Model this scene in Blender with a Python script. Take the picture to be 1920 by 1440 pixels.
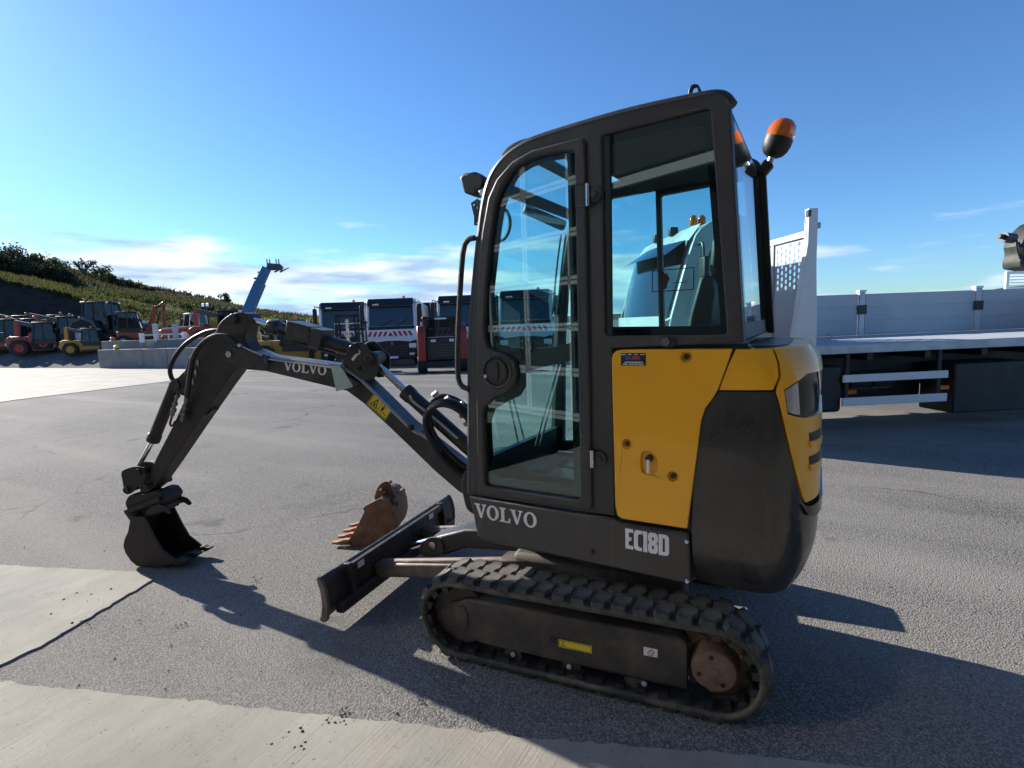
import bpy, bmesh, math, random
from mathutils import Vector, Matrix, noise
from math import radians as rad, sin, cos, pi, sqrt, atan2
random.seed(7)
scene = bpy.context.scene
for o in list(bpy.data.objects):
    bpy.data.objects.remove(o)
col = scene.collection

# ------------------------------------------------------------------ camera
# survey of the photograph: two horizontal vanishing points give focal length and attitude
CX, CY = 960.0, 720.0
VX, VY = (-697.0, 668.0), (1534.0, 584.0)
FPX = sqrt(-((VX[0]-CX)*(VY[0]-CX) + (VX[1]-CY)*(VY[1]-CY)))
dxc = -Vector((VX[0]-CX, VX[1]-CY, FPX)).normalized()
dyc = Vector((VY[0]-CX, VY[1]-CY, FPX)).normalized()
dzc = dxc.cross(dyc)
RC = Matrix((dxc, dyc, dzc)).transposed()      # world -> camera (x right, y down, z forward)
CAM = Vector((0, 0, 1.585))
cd = bpy.data.cameras.new('camera')
cd.sensor_width = 36.0
cd.lens = FPX/1920*36.0
cd.clip_start = 0.05
cd.clip_end = 6000
cam = bpy.data.objects.new('camera', cd)
col.objects.link(cam)
mw = Matrix((RC[0], -RC[1], -RC[2])).transposed().to_4x4()
mw.translation = CAM
cam.matrix_world = mw
scene.camera = cam
FWD = Vector(RC[2])

# ------------------------------------------------------------------ sky, sun, exposure
SUN_DIR = Vector((-2.0, 0.19, 1.0)).normalized()      # towards the sun
SUN_EL = math.asin(SUN_DIR.z)
SUN_AZ = atan2(SUN_DIR.x, SUN_DIR.y)                   # clockwise from +Y
world = bpy.data.worlds.new('World')
scene.world = world
world.use_nodes = True
wn, wl = world.node_tree.nodes, world.node_tree.links
wn.clear()
w_out = wn.new('ShaderNodeOutputWorld')
w_bg = wn.new('ShaderNodeBackground')
w_bg.inputs['Strength'].default_value = 0.095
sky = wn.new('ShaderNodeTexSky')
sky.sky_type = 'NISHITA'
sky.sun_disc = False
sky.sun_elevation = SUN_EL
sky.sun_rotation = SUN_AZ
sky.altitude = 300
sky.air_density = 1.0
sky.dust_density = 0.25
sky.ozone_density = 2.5
w_tc = wn.new('ShaderNodeTexCoord')
w_sep = wn.new('ShaderNodeSeparateXYZ')
wl.new(w_tc.outputs['Generated'], w_sep.inputs[0])
w_map = wn.new('ShaderNodeMapping')
w_map.inputs['Scale'].default_value = (2.6, 2.6, 15.0)
w_map.inputs['Location'].default_value = (5.0, 2.0, 1.1)
wl.new(w_tc.outputs['Generated'], w_map.inputs[0])
w_no = wn.new('ShaderNodeTexNoise')
w_no.inputs['Scale'].default_value = 1.5
w_no.inputs['Detail'].default_value = 7
w_no.inputs['Roughness'].default_value = 0.52
wl.new(w_map.outputs[0], w_no.inputs['Vector'])
w_band = wn.new('ShaderNodeValToRGB')        # how much cloud at each height above the horizon
cr = w_band.color_ramp
cr.elements[0].position = 0.0
cr.elements[0].color = (0.60, 0.60, 0.60, 1)
cr.elements[1].position = 0.32
cr.elements[1].color = (0, 0, 0, 1)
for p_, v_ in ((0.04, .62), (0.10, .60), (0.15, .42), (0.20, .20)):
    e = cr.elements.new(p_)
    e.color = (v_, v_, v_, 1)
wl.new(w_sep.outputs['Z'], w_band.inputs[0])
w_add = wn.new('ShaderNodeMath')
w_add.operation = 'ADD'
wl.new(w_no.outputs['Fac'], w_add.inputs[0])
wl.new(w_band.outputs['Color'], w_add.inputs[1])
w_mask = wn.new('ShaderNodeValToRGB')
w_mask.color_ramp.elements[0].position = 0.0
w_mask.color_ramp.elements[1].position = 1.0
w_sub = wn.new('ShaderNodeMapRange')
w_sub.interpolation_type = 'SMOOTHSTEP'
w_sub.inputs['From Min'].default_value = 1.17
w_sub.inputs['From Max'].default_value = 1.37
w_dot = wn.new('ShaderNodeVectorMath')       # the cloud bank lies to the west, the east is clear
w_dot.operation = 'DOT_PRODUCT'
w_dot.inputs[1].default_value = (-0.90, 0.44, 0.0)
wl.new(w_tc.outputs['Generated'], w_dot.inputs[0])
w_ma = wn.new('ShaderNodeMath')
w_ma.operation = 'MULTIPLY_ADD'
w_ma.inputs[1].default_value = 0.30
wl.new(w_dot.outputs['Value'], w_ma.inputs[0])
wl.new(w_add.outputs[0], w_ma.inputs[2])
wl.new(w_ma.outputs[0], w_sub.inputs['Value'])
w_no2 = wn.new('ShaderNodeTexNoise')
w_no2.inputs['Scale'].default_value = 2.6
w_no2.inputs['Detail'].default_value = 5
wl.new(w_map.outputs[0], w_no2.inputs['Vector'])
w_cc = wn.new('ShaderNodeValToRGB')
w_cc.color_ramp.elements[0].position = 0.35
w_cc.color_ramp.elements[0].color = (2.6, 3.7, 5.2, 1)
w_cc.color_ramp.elements[1].position = 0.62
w_cc.color_ramp.elements[1].color = (6.6, 7.3, 7.9, 1)
wl.new(w_no2.outputs['Fac'], w_cc.inputs[0])
w_mix = wn.new('ShaderNodeMix')
w_mix.data_type = 'RGBA'
wl.new(w_sub.outputs[0], w_mix.inputs['Factor'])
w_hs = wn.new('ShaderNodeMix')               # clear, dry air: less red and green in the whole sky
w_hs.data_type = 'RGBA'
w_hs.blend_type = 'MULTIPLY'
w_hs.inputs['Factor'].default_value = 1.0
w_hs.inputs['B'].default_value = (0.50, 0.76, 1.03, 1)
wl.new(sky.outputs[0], w_hs.inputs['A'])
wl.new(w_hs.outputs['Result'], w_mix.inputs['A'])
wl.new(w_cc.outputs[0], w_mix.inputs['B'])
wl.new(w_mix.outputs['Result'], w_bg.inputs['Color'])
wl.new(w_bg.outputs[0], w_out.inputs[0])

sl = bpy.data.lights.new('sun', 'SUN')
sl.energy = 5.0
sl.angle = rad(0.53)
sl.color = (1.0, 0.94, 0.84)
sun = bpy.data.objects.new('sun', sl)
col.objects.link(sun)
sun.rotation_euler = SUN_DIR.to_track_quat('Z', 'Y').to_euler()
sun.location = (-6, 3, 12)
vs = scene.view_settings
vs.view_transform = 'Standard'
vs.look = 'None'
vs.gamma = 1.0
vs.use_curve_mapping = False
vs.exposure = 0.88
scene.render.engine = 'CYCLES'
scene.cycles.max_bounces = 10
scene.cycles.transparent_max_bounces = 24
scene.cycles.caustics_reflective = True       # the workshop's glass throws sunlight back at the machine
scene.cycles.blur_glossy = 0.0
scene.cycles.sample_clamp_indirect = 10.0
scene.cycles.caustics_refractive = False

# ------------------------------------------------------------------ survey helpers
def RAY(u, v):
    return RC.transposed() @ Vector(((u-CX)/FPX, (v-CY)/FPX, 1.0))
def at(u, v, Z):
    return CAM + RAY(u, v)*Z
def on_plane(u, v, P, n):
    r = RAY(u, v)
    t = (Vector(P)-CAM).dot(n)/r.dot(n)
    return CAM + r*t
def on_z(u, v, z=0.0):
    return on_plane(u, v, (0, 0, z), Vector((0, 0, 1)))
def on_y(u, v, y):
    return on_plane(u, v, (0, y, 0), Vector((0, 1, 0)))
def horizon(u):
    return 605.5 - 0.03765*(u-CX)

# ------------------------------------------------------------------ mesh helpers
WORLD_AT = {}
def link(o, parent=None):
    col.objects.link(o)
    if parent is not None:
        o.parent = parent
        if parent.name in WORLD_AT:
            o.location = -WORLD_AT[parent.name]
    return o
def tag(o, label=None, cat=None, group=None, kind=None):
    if label: o['label'] = label
    if cat: o['category'] = cat
    if group: o['group'] = group
    if kind: o['kind'] = kind
    return o
def thing(name, label, cat, loc=(0, 0, 0), rz=0.0, group=None, world=False):
    o = bpy.data.objects.new(name, None)
    o.empty_display_size = 0.2
    col.objects.link(o)
    o.location = loc
    o.rotation_euler = (0, 0, rz)
    if world: WORLD_AT[o.name] = Vector(loc)
    return tag(o, label, cat, group)
def copy_tree(o, parent=None):
    c = o.copy()
    col.objects.link(c)
    if parent is not None: c.parent = parent
    for ch in [x for x in bpy.data.objects if x.parent == o]:
        copy_tree(ch, c)
    return c

class MB:
    def __init__(s):
        s.bm = bmesh.new()
    def face(s, pts):
        try: return s.bm.faces.new([s.bm.verts.new(p) for p in pts])
        except ValueError: return None
    def box(s, c, size, R=None):
        c = Vector(c); hx, hy, hz = size[0]/2, size[1]/2, size[2]/2
        vs_ = []
        for x in (-hx, hx):
            for y in (-hy, hy):
                for z in (-hz, hz):
                    p = Vector((x, y, z))
                    if R is not None: p = R @ p
                    vs_.append(s.bm.verts.new(c+p))
        for f in ((0, 1, 3, 2), (4, 6, 7, 5), (0, 4, 5, 1), (2, 3, 7, 6), (0, 2, 6, 4), (1, 5, 7, 3)):
            s.bm.faces.new([vs_[i] for i in f])
        return s
    def bx(s, x0, x1, y0, y1, z0, z1):
        return s.box(((x0+x1)/2, (y0+y1)/2, (z0+z1)/2), (abs(x1-x0), abs(y1-y0), abs(z1-z0)))
    def bar(s, p0, p1, w, h, up=(0, 0, 1)):
        p0, p1 = Vector(p0), Vector(p1)
        d = (p1-p0); L = d.length; d.normalize()
        side = d.cross(Vector(up))
        if side.length < 1e-4: side = d.cross(Vector((1, 0, 0)))
        side.normalize(); u2 = side.cross(d)
        R = Matrix((d, side, u2)).transposed()
        return s.box((p0+p1)/2, (L, w, h), R)
    def cyl(s, p0, p1, r0, r1=None, n=20, caps=True):
        if r1 is None: r1 = r0
        p0, p1 = Vector(p0), Vector(p1)
        d = (p1-p0).normalized()
        a = d.orthogonal().normalized(); b = d.cross(a)
        A, B = [], []
        for i in range(n):
            t = 2*pi*i/n; v = a*cos(t)+b*sin(t)
            A.append(s.bm.verts.new(p0+v*r0)); B.append(s.bm.verts.new(p1+v*r1))
        for i in range(n):
            j = (i+1) % n
            s.bm.faces.new((A[i], A[j], B[j], B[i]))
        if caps:
            s.bm.faces.new(A[::-1]); s.bm.faces.new(B)
        return s
    def lathe(s, prof, o, axis, n=24):
        o = Vector(o); d = Vector(axis).normalized()
        a = d.orthogonal().normalized(); b = d.cross(a)
        rings = []
        for r, h in prof:
            if r < 1e-5: rings.append([s.bm.verts.new(o+d*h)])
            else: rings.append([s.bm.verts.new(o+d*h+(a*cos(2*pi*i/n)+b*sin(2*pi*i/n))*r) for i in range(n)])
        for A, B in zip(rings[:-1], rings[1:]):
            for i in range(n):
                j = (i+1) % n
                if len(A) == 1 and len(B) == 1: continue
                if len(A) == 1: s.bm.faces.new((A[0], B[i], B[j]))
                elif len(B) == 1: s.bm.faces.new((A[i], A[j], B[0]))
                else: s.bm.faces.new((A[i], A[j], B[j], B[i]))
        return s
    def tube(s, pts, r, n=10, smooth=0):
        pts = [Vector(p) for p in pts]
        for _ in range(smooth):
            q = [pts[0]]
            for a, b in zip(pts[:-1], pts[1:]):
                q += [a*.75+b*.25, a*.25+b*.75]
            pts = q+[pts[-1]]
        rs = r if isinstance(r, (list, tuple)) else [r]*len(pts)
        t0 = (pts[1]-pts[0]).normalized(); a = t0.orthogonal().normalized()
        rings = []
        for i, p in enumerate(pts):
            if i == 0: t = pts[1]-pts[0]
            elif i == len(pts)-1: t = pts[-1]-pts[-2]
            else: t = pts[i+1]-pts[i-1]
            t.normalize()
            a = (a-t*a.dot(t))
            if a.length < 1e-6: a = t.orthogonal()
            a.normalize(); b = t.cross(a)
            rings.append([s.bm.verts.new(p+(a*cos(2*pi*k/n)+b*sin(2*pi*k/n))*rs[min(i, len(rs)-1)]) for k in range(n)])
        for A, B in zip(rings[:-1], rings[1:]):
            for k in range(n):
                j = (k+1) % n
                s.bm.faces.new((A[k], A[j], B[j], B[k]))
        s.bm.faces.new(rings[0][::-1]); s.bm.faces.new(rings[-1])
        return s
    def prism(s, outer, holes, fn, d):
        """outer/holes: 2D loops; fn(a,b,t)->3D, t from 0 to d"""
        tb = bmesh.new()
        loops = [outer]+list(holes)
        lv, edges = [], []
        for lp in loops:
            V = [tb.verts.new((p[0], p[1], 0)) for p in lp]
            lv.append(V)
            for i in range(len(V)):
                edges.append(tb.edges.new((V[i], V[(i+1) % len(V)])))
        if holes:
            bmesh.ops.triangle_fill(tb, use_beauty=True, edges=edges, normal=(0, 0, 1))
        else:
            f = tb.faces.new(lv[0])
            bmesh.ops.triangulate(tb, faces=[f])
        tb.verts.index_update()
        tb.verts.ensure_lookup_table()
        co = [(v.co.x, v.co.y) for v in tb.verts]
        A = [s.bm.verts.new(fn(a, b, 0.0)) for a, b in co]
        B = [s.bm.verts.new(fn(a, b, d)) for a, b in co]
        for f in tb.faces:
            idx = [v.index for v in f.verts]
            s.bm.faces.new([A[i] for i in idx]); s.bm.faces.new([B[i] for i in idx[::-1]])
        for V in lv:
            ids = [v.index for v in V]
            for i in range(len(ids)):
                j = (i+1) % len(ids)
                s.bm.faces.new((A[ids[i]], A[ids[j]], B[ids[j]], B[ids[i]]))
        tb.free()
        return s
    def grid(s, P, closed_u=False):
        """P[i][j] points -> quads"""
        V = [[s.bm.verts.new(p) for p in row] for row in P]
        for i in range(len(V)-1):
            m = len(V[i])
            for j in range(m if closed_u else m-1):
                k = (j+1) % m
                s.bm.faces.new((V[i][j], V[i][k], V[i+1][k], V[i+1][j]))
        return s
    def build(s, name, mat, parent=None, bevel=0.0, segs=2, smooth=35, recalc=True):
        if recalc and len(s.bm.faces): bmesh.ops.recalc_face_normals(s.bm, faces=s.bm.faces)
        me = bpy.data.meshes.new(name)
        s.bm.to_mesh(me); s.bm.free()
        return self_obj(name, me, mat, parent, bevel, segs, smooth)
def self_obj(name, me, mat, parent=None, bevel=0.0, segs=2, smooth=35):
    if smooth:
        me.polygons.foreach_set('use_smooth', [True]*len(me.polygons))
        me.set_sharp_from_angle(angle=rad(smooth))
    if mat is not None:
        for m in (mat if isinstance(mat, (list, tuple)) else [mat]): me.materials.append(m)
    o = bpy.data.objects.new(name, me)
    link(o, parent)
    if bevel:
        b = o.modifiers.new('bevel', 'BEVEL')
        b.width = bevel; b.segments = segs; b.limit_method = 'ANGLE'; b.angle_limit = rad(40)
        b.harden_normals = False
    return o
def circle2(c, r, n=24, ry=None):
    ry = r if ry is None else ry
    return [(c[0]+r*cos(2*pi*i/n), c[1]+ry*sin(2*pi*i/n)) for i in range(n)]
def smooth2(pts, k=1, closed=True):
    for _ in range(k):
        q = []
        n = len(pts)
        for i in range(n if closed else n-1):
            a, b = pts[i], pts[(i+1) % n]
            q += [(a[0]*.75+b[0]*.25, a[1]*.75+b[1]*.25), (a[0]*.25+b[0]*.75, a[1]*.25+b[1]*.75)]
        pts = q if closed else [pts[0]]+q+[pts[-1]]
    return pts

# ------------------------------------------------------------------ materials
def nodes_of(name):
    m = bpy.data.materials.new(name)
    m.use_nodes = True
    nt = m.node_tree
    return m, nt, nt.nodes, nt.links, nt.nodes['Principled BSDF']
def mixrgb(nt, fac, a, b):
    n = nt.nodes.new('ShaderNodeMix'); n.data_type = 'RGBA'
    for sock, v in (('Factor', fac), ('A', a), ('B', b)):
        if hasattr(v, 'is_linked') or hasattr(v, 'links'): nt.links.new(v, n.inputs[sock])
        elif isinstance(v, (tuple, list)): n.inputs[sock].default_value = (*v[:3], 1)
        else: n.inputs[sock].default_value = v
    return n.outputs['Result']
def noise_tex(nt, vec, scale, detail=4, rough=.55):
    n = nt.nodes.new('ShaderNodeTexNoise')
    n.inputs['Scale'].default_value = scale; n.inputs['Detail'].default_value = detail; n.inputs['Roughness'].default_value = rough
    if vec is not None: nt.links.new(vec, n.inputs['Vector'])
    return n.outputs['Fac']
def ramp(nt, sock, lo, hi, a=0.0, b=1.0):
    n = nt.nodes.new('ShaderNodeMapRange')
    n.inputs['From Min'].default_value = lo; n.inputs['From Max'].default_value = hi
    n.inputs['To Min'].default_value = a; n.inputs['To Max'].default_value = b
    nt.links.new(sock, n.inputs['Value'])
    return n.outputs[0]
def texvec(nt, scale=None, rotz=0):
    tc = nt.nodes.new('ShaderNodeTexCoord')
    v = tc.outputs['Object']
    if scale is not None:
        mp = nt.nodes.new('ShaderNodeMapping')
        mp.inputs['Scale'].default_value = scale
        mp.inputs['Rotation'].default_value = (0, 0, rotz)
        nt.links.new(v, mp.inputs[0]); v = mp.outputs[0]
    return v
def bump(nt, bsdf, h, strength=.3, dist=.01):
    b = nt.nodes.new('ShaderNodeBump')
    b.inputs['Strength'].default_value = strength; b.inputs['Distance'].default_value = dist
    nt.links.new(h, b.inputs['Height']); nt.links.new(b.outputs[0], bsdf.inputs['Normal'])
def M(name, c, rough=.5, metal=0.0, var=.18, scale=9.0, coat=0.0, bmp=0.0, bscale=120.0, dust=None, dustamt=.4, dscale=3.0, spec=.5, streak=0.0):
    m, nt, N, L, B = nodes_of(name)
    v = texvec(nt)
    nz = noise_tex(nt, v, scale, 6)
    dark = tuple(x*(1-var) for x in c); lite = tuple(min(1, x*(1+var)) for x in c)
    colr = mixrgb(nt, ramp(nt, nz, .3, .7), dark, lite)
    if dust:
        dn = noise_tex(nt, v, dscale, 8, .65)
        f = ramp(nt, dn, .45, .75, 0, dustamt)
        colr = mixrgb(nt, f, colr, dust)
        L.new(ramp(nt, dn, .4, .75, rough, min(1, rough+.3)), B.inputs['Roughness'])
    else:
        L.new(ramp(nt, nz, .3, .7, max(.02, rough-.06), min(1, rough+.08)), B.inputs['Roughness'])
    if streak:
        sn = noise_tex(nt, texvec(nt, (16, 16, .9)), 1.0, 5, .6)
        colr = mixrgb(nt, ramp(nt, sn, .52, .72, 0, streak), colr, dust or DUST)
        sc = noise_tex(nt, texvec(nt, (3, 3, 90)), 1.0, 2, .5)
        colr = mixrgb(nt, ramp(nt, sc, .74, .78, 0, streak), colr, dust or DUST)
    L.new(colr, B.inputs['Base Color'])
    B.inputs['Metallic'].default_value = metal
    B.inputs['Coat Weight'].default_value = coat
    B.inputs['Coat Roughness'].default_value = .06
    B.inputs['Specular IOR Level'].default_value = spec
    if bmp: bump(nt, B, noise_tex(nt, v, bscale, 3), bmp, .004)
    return m
def glass_mat(name, tint, ior=1.5, refl=1.0, rough=0.0):
    m, nt, N, L, B = nodes_of(name)
    N.remove(B)
    out = N['Material Output']
    tr = N.new('ShaderNodeBsdfTransparent'); tr.inputs[0].default_value = (*tint, 1)
    gl = N.new('ShaderNodeBsdfGlossy'); gl.inputs['Roughness'].default_value = rough
    gl.inputs[0].default_value = (refl, refl, refl, 1)
    fr = N.new('ShaderNodeFresnel')
    ge = N.new('ShaderNodeNewGeometry')          # same reflectance entering and leaving the pane
    mr = N.new('ShaderNodeMapRange'); mr.inputs['To Min'].default_value = ior; mr.inputs['To Max'].default_value = 1/ior
    L.new(ge.outputs['Backfacing'], mr.inputs['Value']); L.new(mr.outputs[0], fr.inputs['IOR'])
    mx = N.new('ShaderNodeMixShader')
    L.new(fr.outputs[0], mx.inputs[0]); L.new(tr.outputs[0], mx.inputs[1]); L.new(gl.outputs[0], mx.inputs[2])
    L.new(mx.outputs[0], out.inputs[0])
    return m
DUST = (.30, .25, .19)
m_cab = M('cab_paint_grey', (.029, .0285, .030), .48, 0, .10, 30, bmp=.12, bscale=500)
m_body = M('body_paint_charcoal', (.024, .0235, .024), .32, 0, .12, 6, coat=.25, dust=DUST, dustamt=.07, dscale=5, streak=.06)
m_cw = M('counterweight_paint', (.019, .0185, .019), .24, 0, .15, 5, coat=.35, dust=DUST, dustamt=.07, dscale=4, streak=.07)
m_yel = M('yellow_paint', (.86, .405, .003), .30, 0, .04, 3, coat=.5, dust=(.72, .36, .02), dustamt=.3, dscale=1.6)
m_blk = M('black_plastic', (.014, .014, .015), .48, 0, .2, 14)
m_frit = M('black_glass_border', (.006, .006, .007), .10, 0, .1, 5)
m_rub = M('rubber', (.030, .029, .028), .75, 0, .3, 20, dust=DUST, dustamt=.50, dscale=7, bmp=.2, bscale=60)
m_rub2 = M('rubber_lug', (.050, .048, .046), .80, 0, .3, 24, dust=(.34, .30, .24), dustamt=.55, dscale=9, bmp=.2, bscale=60)
m_hose = M('hose_rubber', (.010, .010, .011), .42, 0, .2, 30)
m_steel = M('bare_steel', (.50, .50, .50), .22, 1, .1, 30)
m_chrome = M('chrome_rod', (.78, .78, .80), .10, 1, .03, 30)
m_zinc = M('zinc_plate', (.42, .52, .48), .42, .55, .12, 20)
m_boom = M('boom_paint', (.019, .018, .018), .40, 0, .2, 8, coat=.1, dust=DUST, dustamt=.16, dscale=6)
m_boomworn = M('boom_paint_worn', (.018, .016, .015), .46, 0, .3, 10, dust=(.12, .06, .03), dustamt=.45, dscale=9, bmp=.1)
m_under = M('undercarriage_paint', (.027, .025, .024), .55, 0, .2, 12, dust=(.20, .14, .10), dustamt=.40, dscale=8, streak=.16)
m_hub = M('hub_rusty_paint', (.13, .085, .065), .65, 0, .25, 25, dust=(.20, .10, .06), dustamt=.45, dscale=14, bmp=.2)
m_bladearm = M('blade_arm_worn', (.20, .15, .13), .5, .3, .3, 20, dust=(.09, .08, .075), dustamt=.7, dscale=8)
m_blade = M('blade_paint', (.030, .027, .026), .45, 0, .25, 14, dust=(.16, .10, .07), dustamt=.4, dscale=9)
m_bucket = M('bucket_steel', (.026, .021, .018), .62, .2, .3, 18, dust=(.10, .07, .05), dustamt=.6, dscale=8, bmp=.25)
m_rust = M('rusty_steel', (.19, .092, .050), .8, .1, .4, 16, dust=(.27, .21, .16), dustamt=.75, dscale=9, bmp=.4, bscale=70)
m_rustt = M('rusty_teeth', (.34, .15, .085), .75, .1, .3, 24, bmp=.3, bscale=70)
m_white = M('white_paint', (.74, .75, .76), .38, 0, .05, 4, coat=.2)
m_wtruck = M('truck_white', (.70, .72, .73), .32, 0, .05, 3, coat=.3)
m_decal = M('white_decal', (.80, .80, .82), .4, 0, .02, 4)
m_alu = M('aluminium_board', (.44, .46, .49), .50, .25, .05, 3, dust=(.24, .24, .25), dustamt=.18, dscale=1.5)
m_galv = M('galvanised', (.46, .48, .51), .45, .4, .07, 7, dust=(.24, .22, .20), dustamt=.22, dscale=4)
m_chas = M('chassis_black', (.018, .018, .019), .6, 0, .2, 8)
m_tyre = M('tyre', (.018, .018, .018), .85, 0, .25, 20)
m_redp = M('red_paint', (.27, .022, .018), .4, 0, .12, 5, coat=.2)
m_oran = M('orange_paint', (.30, .055, .018), .45, 0, .15, 5)
m_yel2 = M('machine_yellow', (.42, .23, .02), .45, 0, .12, 4)
m_blue = M('telehandler_blue', (.035, .12, .25), .4, 0, .1, 5)
m_dgreen = M('dark_green_cab', (.03, .055, .05), .5, 0, .15, 5)
m_lgreen = M('pale_cab_paint', (.52, .60, .58), .5, 0, .1, 5)
m_dgrey = M('dark_grey_paint', (.035, .037, .042), .45, 0, .15, 5, coat=.2)
m_amber = M('amber_lens', (.90, .19, .006), .10, 0, .05, 30, coat=.5)
m_amber.node_tree.nodes['Principled BSDF'].inputs['Transmission Weight'].default_value = .35
m_lampw = M('lamp_lens', (.75, .77, .8), .1, .3, .1, 40)
m_stripe = M('red_marking', (.40, .03, .03), .45, 0, .08, 10)
m_sticky = M('yellow_sticker', (.72, .56, .03), .45, 0, .08, 30)
m_stickw = M('white_sticker', (.72, .73, .74), .5, 0, .08, 30)
m_ink = M('black_ink', (.008, .008, .008), .55, 0, .05, 30)
m_blueink = M('blue_ink', (.04, .12, .42), .5, 0, .05, 30)
m_redink = M('red_ink', (.50, .03, .06), .5, 0, .05, 30)
m_ceil = M('headlining', (.020, .021, .022), .85, 0, .2, 12)
m_seat = M('seat_vinyl', (.020, .021, .023), .55, 0, .2, 20)
m_screen = M('dark_screen', (.012, .015, .017), .04, 0, .1, 2, coat=.6)
m_lens = M('lamp_lens_silver', (.45, .46, .48), .14, .75, .1, 60)
m_glass = glass_mat('tinted_glass', (.80, .955, .95), 1.55)
m_glassr = glass_mat('rear_glass', (.90, .96, .965), 1.52)
m_glassd = glass_mat('dark_vehicle_glass', (.20, .26, .29), 1.55)
m_pane = glass_mat('facade_glass', (.25, .30, .30), 2.0, rough=.14)
# ================================================================== SETTING
FH = Vector((FWD.x, FWD.y, 0)).normalized()
RH = Vector((FH.y, -FH.x, 0))
Z1, Z2, DROP = 14.0, 25.0, -0.35
def g_at(Z):
    if Z < Z1: return 0.0
    if Z > Z2: return DROP
    return DROP*(Z-Z1)/(Z2-Z1)
def gz(p):
    return g_at((Vector(p)-CAM).dot(FH))
def on_ground(u, v):
    z = 0.0
    for _ in range(30):
        p = on_z(u, v, z); z = gz(p)
    return Vector((p.x, p.y, z))
def gpos(u, Z):
    p = at(u, horizon(u), Z)
    return Vector((p.x, p.y, gz(p)))
YAW = atan2(FH.x, FH.y)          # heading of the view, clockwise from +Y
def facing(u):                   # rotation that turns a thing's local -Y towards the camera
    r = RAY(u, 600); return atan2(-r.x, r.y)

# ---- asphalt
def mat_asphalt():
    m, nt, N, L, B = nodes_of('asphalt')
    v = texvec(nt)
    vo = N.new('ShaderNodeTexVoronoi'); vo.inputs['Scale'].default_value = 125
    L.new(v, vo.inputs['Vector'])
    vo2 = N.new('ShaderNodeTexVoronoi'); vo2.inputs['Scale'].default_value = 42
    L.new(v, vo2.inputs['Vector'])
    sep = N.new('ShaderNodeSeparateColor'); L.new(vo.outputs['Color'], sep.inputs[0])
    stone = mixrgb(nt, ramp(nt, sep.outputs[0], 0, 1), (.115, .108, .101), (.35, .325, .295))
    gapf = ramp(nt, vo.outputs['Distance'], .30, .75)
    c = mixrgb(nt, gapf, stone, (.060, .059, .060))
    big = noise_tex(nt, v, .35, 6, .6)
    mid = noise_tex(nt, v, 2.2, 6, .6)
    c = mixrgb(nt, ramp(nt, big, .35, .7, 0, .55), c, (.235, .22, .205))
    c = mixrgb(nt, ramp(nt, mid, .55, .8, 0, .35), c, (.17, .145, .12))
    drk = noise_tex(nt, v, 1.1, 7, .7)
    c = mixrgb(nt, ramp(nt, drk, .57, .70, 0, .5), c, (.085, .082, .08))
    # worn lanes, a few cracks, oil spots and pale scuffs
    lane = noise_tex(nt, texvec(nt, (.10, .9, 1), rad(-24)), 1.0, 3, .5)
    c = mixrgb(nt, ramp(nt, lane, .48, .66, 0, .50), c, (.29, .268, .24))
    wob = N.new('ShaderNodeVectorMath'); wob.operation = 'ADD'
    wn_ = N.new('ShaderNodeTexNoise'); wn_.inputs['Scale'].default_value = 1.4; wn_.inputs['Detail'].default_value = 4
    L.new(v, wn_.inputs['Vector']); L.new(v, wob.inputs[0]); L.new(wn_.outputs['Color'], wob.inputs[1])
    cv = N.new('ShaderNodeTexVoronoi'); cv.feature = 'DISTANCE_TO_EDGE'; cv.inputs['Scale'].default_value = .30
    L.new(wob.outputs[0], cv.inputs['Vector'])
    crk = N.new('ShaderNodeMath'); crk.operation = 'MULTIPLY'
    L.new(ramp(nt, cv.outputs['Distance'], .0, .006, 1, 0), crk.inputs[0]); L.new(ramp(nt, noise_tex(nt, v, .5, 2), .48, .60), crk.inputs[1])
    c = mixrgb(nt, crk.outputs[0], c, (.035, .034, .034))
    oil = noise_tex(nt, v, 1.9, 3, .5)
    c = mixrgb(nt, ramp(nt, oil, .67, .74, 0, .6), c, (.055, .052, .05))
    scf = noise_tex(nt, texvec(nt, (9, 1.6, 1), rad(38)), 1.0, 4, .6)
    c = mixrgb(nt, ramp(nt, scf, .70, .80, 0, .6), c, (.36, .34, .31))
    L.new(c, B.inputs['Base Color'])
    B.inputs['Roughness'].default_value = .88
    B.inputs['Specular IOR Level'].default_value = .22
    n2 = noise_tex(nt, v, 60, 5, .6)
    add = N.new('ShaderNodeMath'); add.operation = 'MULTIPLY_ADD'
    L.new(vo.outputs['Distance'], add.inputs[0]); add.inputs[1].default_value = -1.0; L.new(n2, add.inputs[2])
    bump(nt, B, add.outputs[0], .55, .008)
    return m
m_asph = mat_asphalt()
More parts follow.
